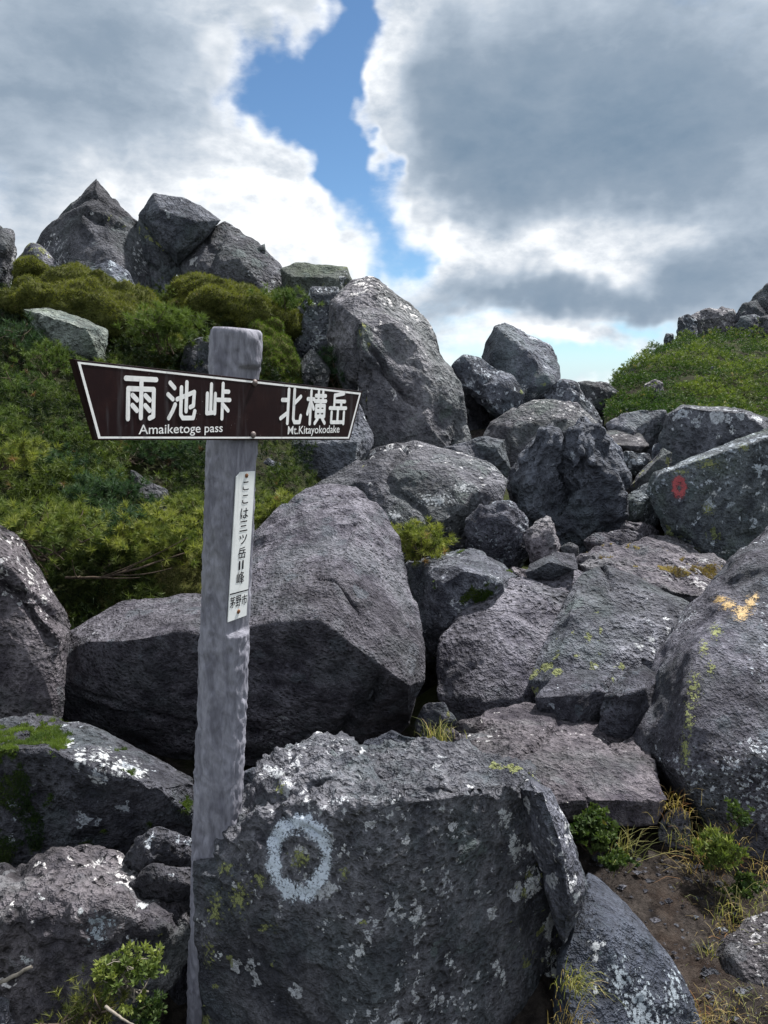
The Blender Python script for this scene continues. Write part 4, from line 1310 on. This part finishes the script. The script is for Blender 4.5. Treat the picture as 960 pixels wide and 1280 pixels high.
patch('ring', 'yellow_lichen', bl((374, 1072, 13, 13), (350, 985, 6, 14), (300, 1120, 12, 22), (270, 1140, 10, 24), (325, 1100, 12, 10), (262, 1190, 8, 18), (335, 1160, 10, 8), (430, 1090, 7, 9), (455, 1152, 6, 4), (285, 1085, 14, 10)), LICH_Y)
patch('ring', 'white_lichen', bl((628, 1022, 12, 14), (642, 1060, 9, 24), (660, 1100, 8, 24), (684, 1162, 6, 16), (690, 1212, 12, 30), (520, 1148, 14, 8), (628, 1225, 6, 18), (560, 1200, 5, 10), (345, 968, 18, 10), (620, 1210, 6, 12), (450, 1190, 8, 10), (505, 1085, 4, 5), (275, 1195, 8, 8)), LICH_W)
patch('flake', 'white_lichen', bl((712, 1038, 5, 12), (720, 1120, 7, 8)), LICH_W)
patch('lowr', 'white_lichen', bl((744, 1185, 8, 18), (758, 1200, 10, 22), (745, 1235, 8, 12)), LICH_W)
patch('lowr', 'blue_lichen', bl((775, 1220, 16, 26), (800, 1260, 24, 40), (842, 1240, 14, 32), (820, 1290, 20, 30)), LICH_B)
patch('mossl', 'white_lichen', bl((100, 948, 12, 14), (126, 948, 16, 13), (150, 960, 18, 12), (172, 966, 14, 9), (122, 972, 12, 8), (86, 930, 6, 6)), LICH_W)
patch('lowl', 'white_lichen', bl((52, 1124, 6, 8), (180, 1132, 14, 6), (100, 1140, 8, 8), (165, 1175, 8, 6), (35, 1200, 8, 7)), LICH_W)
patch('lowl', 'blue_lichen', bl((125, 1152, 22, 12), (120, 1170, 12, 14)), LICH_B)
patch('right', 'painted_mark', bl((926, 766, 14, 12), (910, 756, 14, 8), (900, 750, 12, 6), (938, 756, 8, 12), (945, 745, 5, 8)), PAINT_Y, label='worn yellow paint mark')
patch('right', 'yellow_lichen', bl((888, 835, 6, 10), (868, 860, 9, 20), (862, 900, 7, 26), (856, 940, 6, 22), (895, 790, 8, 10), (880, 810, 6, 10)), LICH_Y)
patch('redb', 'painted_mark', ring_f(849, 609, 6.0, 8.8, 0.75), PAINT_R, label='worn red paint mark')
patch('redb', 'yellow_lichen', bl((885, 580, 16, 8), (885, 636, 8, 9), (852, 590, 12, 4), (868, 690, 10, 6), (930, 560, 8, 5)), LICH_Y)
patch('redb', 'white_lichen', bl((892, 617, 6, 5), (955, 604, 6, 5), (955, 635, 5, 7), (932, 608, 5, 4), (905, 690, 8, 3)), LICH_W)
patch('ringb', 'painted_ring', ring_f(853.5, 516.5, 5.2, 4.4, 0.26), PAINT_W, label='small white painted ring')
patch('ringb', 'white_lichen', bl((898, 545, 5, 4), (915, 540, 6, 4)), LICH_W)
patch('peak', 'white_lichen', bl((655, 488, 5, 10), (668, 494, 8, 4)), LICH_W)
patch('long', 'white_lichen', bl((545, 625, 26, 9), (490, 645, 18, 6), (580, 610, 18, 6)), LICH_W)
patch('saddr', 'white_lichen', bl((798, 808, 8, 5), (815, 800, 7, 4), (745, 835, 5, 4)), LICH_W)

# ================================================================== PLANTS
rng = np.random.RandomState(21)
def unit(A):
    return A / (np.linalg.norm(A, axis=-1, keepdims=True) + 1e-12)
def needles(pos, axis, n, length, width, spread=(20, 65), shoot=0.5, tint=None, two=False):
    """n narrow leaves round each shoot; returns V, F, tint"""
    T = len(pos)
    ax_ = unit(axis)[:, None, :]
    rv = rng.normal(size=(T, n, 3))
    pe = unit(rv - (rv * ax_).sum(-1, keepdims=True) * ax_)
    th = np.radians(rng.uniform(spread[0], spread[1], (T, n, 1)))
    dr = ax_ * np.cos(th) + pe * np.sin(th)
    L = np.asarray(length).reshape(-1, 1, 1) * rng.uniform(0.7, 1.15, (T, n, 1))
    b = pos[:, None, :] + ax_ * (rng.uniform(-shoot, 0.1, (T, n, 1)) * L)
    sd_ = unit(np.cross(dr, rng.normal(size=(T, n, 3)))) * (width * 0.5)
    tip = b + dr * L
    if tint is None:
        tint = rng.uniform(0, 0.9, T)
    tt = np.clip(tint[:, None] + rng.normal(0, 0.10, (T, n)), 0, 0.92)
    dry = rng.uniform(size=T) < 0.008
    tt[dry] = 0.98
    if two:
        md = b + dr * L * 0.5
        V = np.stack([b, md + sd_, tip, md - sd_], 2).reshape(-1, 3)
        F = np.arange(len(V)).reshape(-1, 4)
        tn = np.repeat(tt.ravel(), 4)
    else:
        V = np.stack([b - sd_, b + sd_, tip], 2).reshape(-1, 3)
        F = np.arange(len(V)).reshape(-1, 3)
        tn = np.repeat(tt.ravel(), 3)
    return V, F, tn

def curve_pts(a, b, sag, n=7):
    t = np.linspace(0, 1, n)[:, None]
    return a * (1 - t) + b * t + sag * (4 * t * (1 - t))

def bush(label, px, py, Y, rx, ry, mat, tufts, name='creeping_pine', cat='pine', n=40, ln=0.038, wd=0.0036, group=None, tint=(0.1, 0.85), up=0.7, branches=9, two=False, spread=(22, 82), flat=0.8, foliage='needles', twig=TWIG):
    C = P(px, py, Y)
    k = Y / FPX
    ra, rc = rx * k, ry * k
    rb = ra * flat
    base = C - np.array([0, 0, rc * 0.9])
    root = link(name, None, None, base)
    tag(root, label, cat, group)
    ns_ = max(6, tufts // 7)
    d = unit(rng.normal(size=(ns_, 3)))
    d[:, 2] = np.where(d[:, 2] < -0.35, -d[:, 2], d[:, 2])
    lump = 1 + 0.45 * pn(d * 2.1 + px * 0.37, 2) + 0.2 * pn(d * 5 + py * 0.21, 3)
    rr_ = (rng.uniform(0.35, 1.0, ns_) ** 0.6) * lump
    w_ = rng.randint(0, ns_, tufts)
    d, rr_ = d[w_], rr_[w_]
    pos = C + d * np.array([ra, rb, rc]) * rr_[:, None] + rng.normal(size=(tufts, 3)) * ln * (1.0 if two else 1.5) * np.array([0.95, 0.95, 0.6])
    axs = unit(d * 0.7 + np.array([0, 0, up]) + rng.normal(size=(tufts, 3)) * 0.3)
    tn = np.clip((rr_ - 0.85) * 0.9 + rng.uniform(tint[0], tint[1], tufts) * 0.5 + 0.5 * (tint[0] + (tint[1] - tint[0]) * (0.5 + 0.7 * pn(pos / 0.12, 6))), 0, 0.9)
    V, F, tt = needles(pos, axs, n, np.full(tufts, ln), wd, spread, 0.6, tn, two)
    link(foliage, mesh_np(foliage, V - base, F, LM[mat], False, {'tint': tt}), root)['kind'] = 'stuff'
    pick = rng.choice(tufts, min(branches, tufts), replace=False)
    for b_ in pick:
        V0, F0 = [], []
        st = base + rng.normal(size=3) * np.array([ra * .15, rb * .15, 0.0])
        mainp = curve_pts(st, pos[b_], np.array([0, 0, -rc * 0.15]) + rng.normal(size=3) * ra * 0.05)
        tube(V0, F0, mainp, 0.0020 if two else 0.006 + 0.006 * rc, 0.0009 if two else 0.002, 5)
        for s_ in range(3):
            near_ = pos[np.argsort(((pos - pos[b_]) ** 2).sum(1))[rng.randint(1, max(2, min(40, tufts - 1)))]]
            tube(V0, F0, curve_pts(mainp[3 + s_], near_, rng.normal(size=3) * 0.01, 5), 0.0012 if two else 0.003, 0.0007 if two else 0.0012, 4)
        link('branch', mesh_np('branch', np.concatenate(V0) - base, np.concatenate(F0), twig, True), root)
    return root

def sample_surface(V, F, count, f):
    """random points on faces, kept by f(points)"""
    if F.shape[1] == 4:
        F = np.concatenate([F[:, (0, 1, 2)], F[:, (0, 2, 3)]])
    a = V[F]
    nrm = np.cross(a[:, 1] - a[:, 0], a[:, 2] - a[:, 0])
    ar = np.linalg.norm(nrm, axis=1)
    nrm = unit(nrm)
    # weight by the area seen from the path, so near ground is not starved
    c = a.mean(1)
    d2_ = ((c - EYE) ** 2).sum(1)
    wt_ = ar / d2_ * f(c, nrm)
    if wt_.sum() <= 0:
        return np.zeros((0, 3)), np.zeros((0, 3))
    i_ = rng.choice(len(F), count, p=wt_ / wt_.sum())
    u_ = np.sqrt(rng.uniform(size=(count, 1)))
    v_ = rng.uniform(size=(count, 1))
    q_ = a[i_]
    p_ = q_[:, 0] * (1 - u_) + q_[:, 1] * u_ * (1 - v_) + q_[:, 2] * u_ * v_
    return p_, nrm[i_]

def thicket(label, V, F, poly_f, count, mat, n, ln, wd, hmax, name, lam, seed):
    p_, nn = sample_surface(V, F, count, poly_f)
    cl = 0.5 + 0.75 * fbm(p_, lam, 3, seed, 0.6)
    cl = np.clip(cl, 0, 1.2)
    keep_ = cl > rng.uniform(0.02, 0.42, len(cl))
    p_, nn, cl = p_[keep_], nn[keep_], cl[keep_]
    u_ = rng.uniform(0.25, 1, len(p_)) ** 0.5
    p_ = p_ + np.array([0, 0, 1.0]) * (0.02 + hmax * cl * u_)[:, None] + rng.normal(size=p_.shape) * 0.02 - np.array([0, 0, 0.06 if mat == 'hill' else 0])
    g_ = np.stack([fbm(p_ + 3, lam, 2, seed + 4), fbm(p_ + 7, lam, 2, seed + 5), p_[:, 0] * 0], 1)
    ax_ = unit(np.array([0, -0.25, 0.8]) + g_ * 0.7 + rng.normal(size=p_.shape) * 0.35)
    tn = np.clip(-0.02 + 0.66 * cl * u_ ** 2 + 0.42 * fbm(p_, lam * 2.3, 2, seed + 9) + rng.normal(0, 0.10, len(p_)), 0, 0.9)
    V2, F2, tt = needles(p_, ax_, n, ln * rng.uniform(0.8, 1.2, len(p_)), wd, (22, 84) if mat != 'hill' else (25, 88), 0.6, tn, mat == 'hill')
    o = link(name, mesh_np(name, V2, F2, LM[mat], False, {'tint': tt}))
    tag(o, label, None, kind='stuff')
    return o

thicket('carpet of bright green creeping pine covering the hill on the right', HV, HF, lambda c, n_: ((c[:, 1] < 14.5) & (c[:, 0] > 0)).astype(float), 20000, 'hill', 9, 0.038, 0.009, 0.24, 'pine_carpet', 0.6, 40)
def left_f(c, n_):
    x, y = proj(c)
    return ((x > -120) & (x < 400) & (y > 370) & (c[:, 1] < 9)).astype(float) * np.where((x > 300) & (y > 560), 0.3, 1.0) * np.where((np.abs(x - 85) < 55) & (np.abs(y - 445) < 40), 0.08, 1.0) * np.where((np.abs(x - 192) < 32) & (np.abs(y - 625) < 45), 0.08, 1.0)
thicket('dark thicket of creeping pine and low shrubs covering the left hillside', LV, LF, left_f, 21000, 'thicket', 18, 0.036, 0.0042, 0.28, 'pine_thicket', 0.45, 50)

PG = 'creeping pines on the left hillside'
bush('yellow-green creeping pine reaching from the left to the post, above pale moss', 195, 682, 3.5, 75, 36, 'pine_light', 420, group=PG)
bush('yellow-green pine sprig behind the white plate, right of the post', 342, 645, 3.9, 36, 24, 'pine_light', 150, group=PG)
bush('feathery yellow-green pine above the boulder at the left edge', 35, 668, 3.0, 80, 36, 'pine_light', 330, group=PG, tint=(0.0, 0.6))
bush('bluish-green leafy pine in the hollow left of the post', 125, 628, 3.9, 62, 32, 'pine_dark', 300, group=PG)
bush('bluish-green pine clump under the left half of the sign', 75, 595, 4.3, 50, 32, 'pine_dark', 260, group=PG)
bush('olive pine clump below the left tip of the sign', 90, 560, 4.7, 60, 26, 'pine', 260, group=PG)
bush('yellow-green pine branch level with the lower edge of the sign, left edge', 5, 570, 3.7, 30, 18, 'pine_light', 110, group=PG)
bush('olive pine spreading at the left edge, level with the sign', 30, 500, 5.2, 60, 36, 'pine', 280, group=PG)
bush('olive pine directly under the left half of the sign', 165, 560, 4.7, 45, 18, 'pine', 160, group=PG, tint=(0.0, 0.5))
bush('dark pine in the shade under the sign, just left of the post', 220, 575, 4.8, 50, 26, 'pine_dark', 200, group=PG)
bush('fresh green pine tuft on the hillside just left of the sign tip', 62, 455, 5.6, 40, 22, 'pine', 150, group=PG, tint=(0.3, 0.9))
bush('dark green pine high on the left hillside under the slanted slab', 20, 430, 6.0, 36, 24, 'pine_dark', 130, group=PG, ln=.06, wd=.004)
bush('fresh green pine spray halfway down the left edge', 10, 540, 4.6, 40, 22, 'pine', 150, group=PG, tint=(0.3, 0.9))
bush('bluish pine spray just above the pale moss drape', 150, 660, 3.55, 36, 18, 'pine_dark', 120, group=PG)
bush('yellow-green pine tips touching the post below the sign', 238, 640, 3.7, 26, 18, 'pine_light', 90, group=PG)
bush('olive pine under the right half of the sign beside the post', 335, 600, 5.0, 22, 14, 'pine', 70, group=PG)
bush('bright green pine clump hanging over the sign, left of the post top', 205, 418, 6.2, 42, 26, 'pine', 240, group=PG, tint=(0.4, 0.9), ln=.06, wd=.0045)
bush('yellow-green pine sprig at the foot of the long lichen-dotted boulder', 518, 682, 4.1, 32, 20, 'pine_light', 170)
bush('dark green bush in the cleft left of the tall boulder', 426, 468, 7.0, 20, 28, 'pine_dark', 140, ln=.06, wd=.005)
bush('small green bush right of the post top, on the mossy bank', 352, 384, 7.3, 30, 14, 'pine', 140, tint=(0.4, 0.9), ln=.06, wd=.005)
bush('small shrub of pale green leaves on thin stems at the bottom left', 165, 1222, 1.25, 52, 34, 'shrub', 130, 'shrub', 'shrub', n=16, ln=0.013, wd=0.0048, two=True, spread=(30, 85), branches=12, twig=TWIG_DEAD, foliage='leaves')
bush('dry olive heath tuft beside the pale shrub at the bottom left', 110, 1262, 1.22, 32, 20, 'moss', 120, 'heath', 'shrub', n=16, ln=0.018, wd=0.0014, branches=6, foliage='leaves')
bush('low green sprig under the pale shrub at the foot of the post', 188, 1268, 1.24, 20, 14, 'leafy', 50, 'shrub', 'shrub', n=16, ln=0.013, wd=0.005, two=True, spread=(30, 85), branches=4, foliage='leaves')
bush('dark green leafy clump in the hollow under the tongue-shaped slab', 742, 1044, 2.0, 30, 28, 'leafy', 200, 'leafy_plant', 'plant', n=14, ln=0.016, wd=0.009, two=True, spread=(30, 85), branches=8, foliage='leaves')
bush('dark leafy sprig creeping down beside the wedge-shaped boulder', 772, 1080, 1.9, 16, 12, 'leafy', 60, 'leafy_plant', 'plant', n=14, ln=0.014, wd=0.008, two=True, spread=(30, 85), branches=4, foliage='leaves')
bush('light green upright plant at the foot of the right boulder beside the path', 902, 1072, 2.0, 18, 30, 'shrub', 130, 'leafy_plant', 'plant', n=14, ln=0.022, wd=0.005, two=True, spread=(20, 60), branches=6, up=1.2, foliage='leaves', tint=(0.0, .5))
bush('small leafy sprig growing against the right boulder', 922, 1024, 2.05, 10, 16, 'leafy', 40, 'leafy_plant', 'plant', n=12, ln=0.016, wd=0.008, two=True, spread=(30, 85), branches=4, foliage='leaves')
bush('small green plant at the right of the path above the dry grass', 930, 1112, 1.95, 20, 16, 'leafy', 70, 'leafy_plant', 'plant', n=12, ln=0.014, wd=0.006, two=True, spread=(30, 85), branches=4, foliage='leaves')

# ---- moss
def blades_on(key_or_vf, f, count, mat, ln, wd, name, parent=None, org=None, droop=0.25):
    V, F = key_or_vf
    p_, nn = sample_surface(V, F, count, f)
    ax_ = unit(nn + np.array([0, 0, 0.4 - droop]) + rng.normal(size=p_.shape) * 0.45)
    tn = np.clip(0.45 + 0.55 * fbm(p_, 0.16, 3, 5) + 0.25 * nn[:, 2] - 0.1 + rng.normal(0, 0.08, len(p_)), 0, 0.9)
    V2, F2, tt = needles(p_, ax_, 3, ln * rng.uniform(0.6, 1.2, len(p_)), wd, (5, 50), 0.2, tn)
    return mesh_np(name, V2 - (org if org is not None else 0), F2, LM[mat], False, {'tint': tt})
def facing(c, n_):
    return (((c - EYE) * n_).sum(1) < 0.15 * np.linalg.norm(c - EYE, axis=1)).astype(float)
MOSSC = plain_mat('moss_cushion', (0.045, 0.050, 0.014), 0.95, 0.1, 30, 0.02, 0.5)
RM['moss'] = MOSSC
def moss_mound(key, label, Y, outline, front, mat, count, ln, wd, back=None, name='moss_mound'):
    o = rock(key, label, Y, outline, front, 'moss', back=back, soft=4, chip=0.5, crack=0, rough=2.0, lump=1.6, name=name, cat='moss', ground=False, vox=3.4)
    R_ = ROCKS[key]
    link('moss_blades', blades_on((R_['V'], R_['F']), facing, count, mat, ln, wd, 'moss_blades', org=R_['org']), o)['kind'] = 'stuff'
moss_mound('mm1', 'big olive moss hummock draped over the slab on the left', 6.5,
           [(4, 380, .2), (30, 354, .4), (90, 348, .5), (140, 362, .5), (190, 384, .4), (232, 412, .3), (236, 440, .2), (200, 452, .1), (165, 440, .1), (135, 416, .1), (60, 388, .1)],
           [(40, 366, .1), (100, 366, .1), (160, 392, .05), (205, 425, .05)], 'moss', 17000, 0.030, 0.0045, .9)
moss_mound('mm2', 'rounded moss-covered bank right of the big hummock, under the broad boulder', 7.2,
           [(206, 395, .2), (222, 356, .4), (244, 350, .5), (268, 374, .4), (300, 386, .4), (345, 392, .4), (378, 388, .4), (384, 402, .2), (350, 420, 0), (300, 440, 0), (230, 425, 0)], None, 'moss', 14000, 0.034, 0.005, .8)
moss_mound('mm3', 'green mossy bank running down right of the post top', 6.8,
           [(318, 400, .2), (345, 405, .2), (368, 450, .1), (374, 500, 0), (356, 530, 0), (310, 520, 0), (300, 450, .1)], None, 'moss_green', 9000, 0.03, 0.0045, .6)
moss_mound('mm4', 'small moss knob at the left edge above the hummock', 7.2, [(18, 345), (22, 326), (40, 322), (58, 334), (58, 352), (30, 356)], None, 'moss', 2000, 0.03, 0.0045, .4)
moss_mound('mm5', 'pale olive moss drape on top of the biggest boulder, left of the post', 3.35,
           [(92, 792, 0), (120, 752, .1), (160, 715, .2), (215, 690, .3), (262, 690, .3), (262, 760, 0), (180, 775, -.05), (120, 795, -.05)], [(150, 750, -.02), (220, 725, .05)], 'moss_pale', 12000, 0.022, 0.0028, .5)
def moss_patch(key, label, blobs, count, mat, ln, wd):
    R_ = ROCKS[key]
    g = bl(*blobs)
    def f(c, n_):
        x, y = proj(c)
        nzv = 0.6 * fbm(c, 0.07, 4, 8)
        return (g(x, y) + nzv > 0.5) * facing(c, n_)
    o = link('moss_patch', blades_on((R_['V'], R_['F']), f, count, mat, ln, wd, 'moss_patch', org=R_['org']), None, R_['org'])
    tag(o, label, 'moss')
moss_patch('mossl', 'bright green moss cap on the low boulder at the left edge', ((30, 918, 44, 14), (65, 922, 16, 14), (0, 926, 40, 16)), 14000, 'moss_green', 0.013, 0.0016)
moss_patch('mossl', 'dark thin moss hanging down the left side of the low boulder', ((20, 990, 26, 34), (8, 1060, 24, 30), (105, 1062, 10, 12), (40, 1040, 10, 16)), 4500, 'leafy', 0.012, 0.0018)
moss_patch('darkl', 'small bright moss cushion on the dark boulder by the saddle slab', ((600, 748, 17, 12),), 3000, 'moss_green', 0.016, 0.002)
moss_patch('slabr', 'golden dry moss on the rust-brown slab under the red-marked boulder', ((868, 712, 24, 7), (890, 716, 10, 5)), 3000, 'dry', 0.014, 0.002)

# ---- grass
def grass(label, px, py, Y, n, L, spread, mat='grass', lean=(0, 0), rad=0.03, group='grass tufts among the rocks', wd=0.0022):
    c = P(px, py, Y)
    T = int(n * 0.75)
    L = L * 0.85
    b = c + np.stack([rng.normal(0, rad, T), rng.normal(0, rad, T), rng.uniform(-0.02, 0.005, T)], 1)
    az_ = rng.uniform(0, math.tau, T)
    out_ = np.stack([np.cos(az_), np.sin(az_), np.zeros(T)], 1) * rng.uniform(0.1, 1, (T, 1)) * spread + np.array([lean[0], lean[1], 0])
    l_ = L * rng.uniform(0.5, 1.1, (T, 1))
    sd_ = unit(np.cross(out_ + rng.normal(size=(T, 3)) * 0.2, np.array([0, 0, 1.0]))) * wd * 0.5
    upv = np.array([0, 0, 1.0])
    p1_ = b + (upv * 0.55 + out_ * 0.35) * l_ * 0.6
    p2_ = b + (upv * 0.75 + out_ * 0.8) * l_ * 0.85
    p3_ = b + (upv * 0.80 + out_ * 1.15) * l_
    p3_[:, 2] -= (np.abs(out_).sum(1) * 0.10) * l_[:, 0]
    V = np.stack([b - sd_, b + sd_, p1_ + sd_ * .9, p1_ - sd_ * .9, p2_ + sd_ * .6, p2_ - sd_ * .6, p3_ + sd_ * .1, p3_ - sd_ * .1], 1).reshape(-1, 3)
    i_ = np.arange(T)[:, None] * 8
    F = np.concatenate([i_ + np.array([0, 1, 2, 3]), i_ + np.array([3, 2, 4, 5]), i_ + np.array([5, 4, 6, 7])])
    tn = np.clip(rng.uniform(0.05, 0.9, T), 0, 0.9)
    tn[rng.uniform(size=T) < 0.15] = 0.98
    o = link('grass_tuft', mesh_np('grass_tuft', V - c, F, LM[mat], False, {'tint': np.repeat(tn, 8)}), None, c)
    tag(o, label, 'grass', group, 'stuff')
grass('pale green grass tuft in the crevice above the ringed boulder', 548, 925, 2.3, 130, 0.10, 0.7, rad=0.03)
grass('dry grass hanging in the gap between the ringed boulder and the wedge-shaped one', 718, 1232, 1.42, 150, 0.10, 0.5, 'grass', (0.15, -0.5), 0.02, wd=.0016)
grass('straw-coloured grass at the bottom of the gap beside the wedge-shaped boulder', 712, 1282, 1.38, 90, 0.08, 0.5, 'dry', (0.1, -0.4), 0.02, wd=.0016)
grass('thin long grass arching over the path beside the leafy clump', 775, 1072, 1.98, 80, 0.14, 0.9, 'grass', (0.25, -0.1), 0.03, wd=.0016)
grass('dry grass in the cleft between the tongue-shaped slab and the right boulder', 842, 1012, 2.15, 120, 0.08, 0.8, 'dry', (0, -0.3), 0.04, wd=.0018)
grass('grass tuft in the cleft just below the dry one at the right boulder', 868, 1058, 2.1, 120, 0.10, 0.9, 'grass', (-0.2, -0.2), 0.04, wd=.0018)
grass('yellow-green grass at the right edge above the corner boulder', 940, 1148, 1.85, 180, 0.08, 0.9, 'grass', (0, -0.2), 0.06, wd=.0018)
grass('straw grass at the right end of the path by the edge', 915, 1165, 1.85, 130, 0.07, 0.9, 'dry', (-0.2, -0.2), 0.04, wd=.0018)
grass('grass tuft between the wedge-shaped and the corner boulder', 882, 1245, 1.68, 200, 0.08, 0.9, 'grass', (0, -0.2), 0.04, wd=.0018)
grass('straw grass at the bottom edge right of the wedge-shaped boulder', 905, 1285, 1.55, 220, 0.07, 0.9, 'dry', (0, -0.2), 0.06, wd=.0018)
grass('reddish dry grass beside the small stone right of the path', 945, 1090, 2.05, 140, 0.07, 1.0, 'dry', (-0.2, -0.2), 0.06, wd=.0016)
grass('small green grass tuft in front of the dark clod on the path', 885, 1200, 1.75, 50, 0.08, 0.6, 'grass', (0, 0), 0.012, wd=.002)

grass('dry grass fringe along the foot of the right boulder', 900, 1045, 2.12, 110, 0.07, 1.0, 'dry', (-0.2, -0.3), 0.05, wd=.0016)
grass('grass fringe in front of the corner boulder at the right edge', 925, 1262, 1.6, 160, 0.08, 0.9, 'grass', (-0.1, -0.2), 0.05, wd=.0017)
grass('pale grass at the bottom edge beside the tip of the wedge-shaped boulder', 872, 1285, 1.52, 160, 0.07, 0.9, 'dry', (0, -0.2), 0.04, wd=.0016)
grass('short green grass under the small plant right of the path', 905, 1130, 1.95, 130, 0.06, 0.9, 'grass', (-0.1, -0.2), 0.05, wd=.0016)
grass('dead brown grass blown over the small stone right of the path', 880, 1085, 2.05, 80, 0.10, 1.2, 'dry', (-0.4, -0.1), 0.04, wd=.0014)
# gravel and crumbs of earth on the path
gp_ = []
for k_ in range(1300):
    x_, y_ = rng.uniform(0.42, 1.0), rng.uniform(1.45, 2.15)
    i_ = ((G[:, 0] - x_) ** 2 + (G[:, 1] - y_) ** 2).argmin()
    gp_.append((x_, y_, G[i_, 2]))
gp_ = np.array(gp_)
ico = np.array([(0, 0, 1), (1, 0, .1), (.2, 1, 0), (-1, .3, .1), (-.3, -1, 0), (0, 0, -1)], float)
icf = np.array([(0, 1, 2), (0, 2, 3), (0, 3, 4), (0, 4, 1), (5, 2, 1), (5, 3, 2), (5, 4, 3), (5, 1, 4)])
sz_ = 0.0016 + 0.013 * rng.uniform(size=1300) ** 6
gv = (ico[None] * sz_[:, None, None] * rng.uniform(.6, 1.3, (1300, 6, 3)) * np.array([1.2, 1, .7])) + gp_[:, None]
gf = (icf[None] + np.arange(1300)[:, None, None] * 6).reshape(-1, 3)
tag(link('gravel', mesh_np('gravel', gv.reshape(-1, 3), gf, RM['near_pit'])), 'loose gravel and crumbs scattered over the soil path', None, kind='stuff')

# ---- dead wood
def stick(label, pts, r0, r1, mat, subs=()):
    w_ = np.array([P(*q_) for q_ in pts])
    t = np.linspace(0, 1, len(w_))
    tt = np.linspace(0, 1, 14)
    c = np.stack([np.interp(tt, t, w_[:, k]) for k in range(3)], 1)
    c[1:-1] += rng.normal(size=(12, 3)) * r0 * 0.15
    V0, F0 = [], []
    tube(V0, F0, c, r0, r1, 7)
    for s_ in subs:
        a = np.array([P(*q_) for q_ in s_])
        tube(V0, F0, curve_pts(a[0], a[-1], rng.normal(size=3) * 0.015, 8), r0 * 0.55, r1 * 0.6, 5)
    b0 = c[0]
    o = link('dead_branch', mesh_np('dead_branch', np.concatenate(V0) - b0, np.concatenate(F0), mat, True), None, b0)
    tag(o, label, 'branch')
stick('pale broken stick lying at the left edge near the bottom', [(-20, 1236, 1.22), (10, 1224, 1.22), (40, 1208, 1.23)], 0.0045, 0.003, TWIG_DEAD)
stick('pale thin twig under the shrub at the bottom left', [(132, 1258, 1.15), (150, 1272, 1.13), (172, 1284, 1.12)], 0.0028, 0.0015, TWIG_DEAD)
stick('dark bare branches under the yellow-green pine left of the post', [(82, 722, 3.3), (130, 722, 3.25), (180, 708, 3.25), (235, 690, 3.35)], 0.007, 0.003, TWIG,
      [[(120, 723, 3.26), (200, 690, 3.2)], [(100, 720, 3.28), (90, 700, 3.2)], [(150, 716, 3.25), (235, 672, 3.3)], [(140, 718, 3.25), (215, 710, 3.2)], [(130, 722, 3.25), (175, 722, 3.15)]])
stick('bare dead branch lying along the feathery pine at the left', [(20, 670, 2.95), (50, 690, 2.9), (75, 712, 2.9)], 0.005, 0.002, TWIG,
      [[(30, 676, 2.93), (70, 680, 2.85)], [(40, 684, 2.92), (80, 700, 2.85)], [(35, 680, 2.92), (60, 715, 2.85)]])
stick('forked grey twig in the bluish pine below the sign', [(78, 665, 3.75), (100, 655, 3.72), (122, 650, 3.72)], 0.005, 0.002, TWIG_DEAD, [[(100, 655, 3.72), (132, 660, 3.68)]])
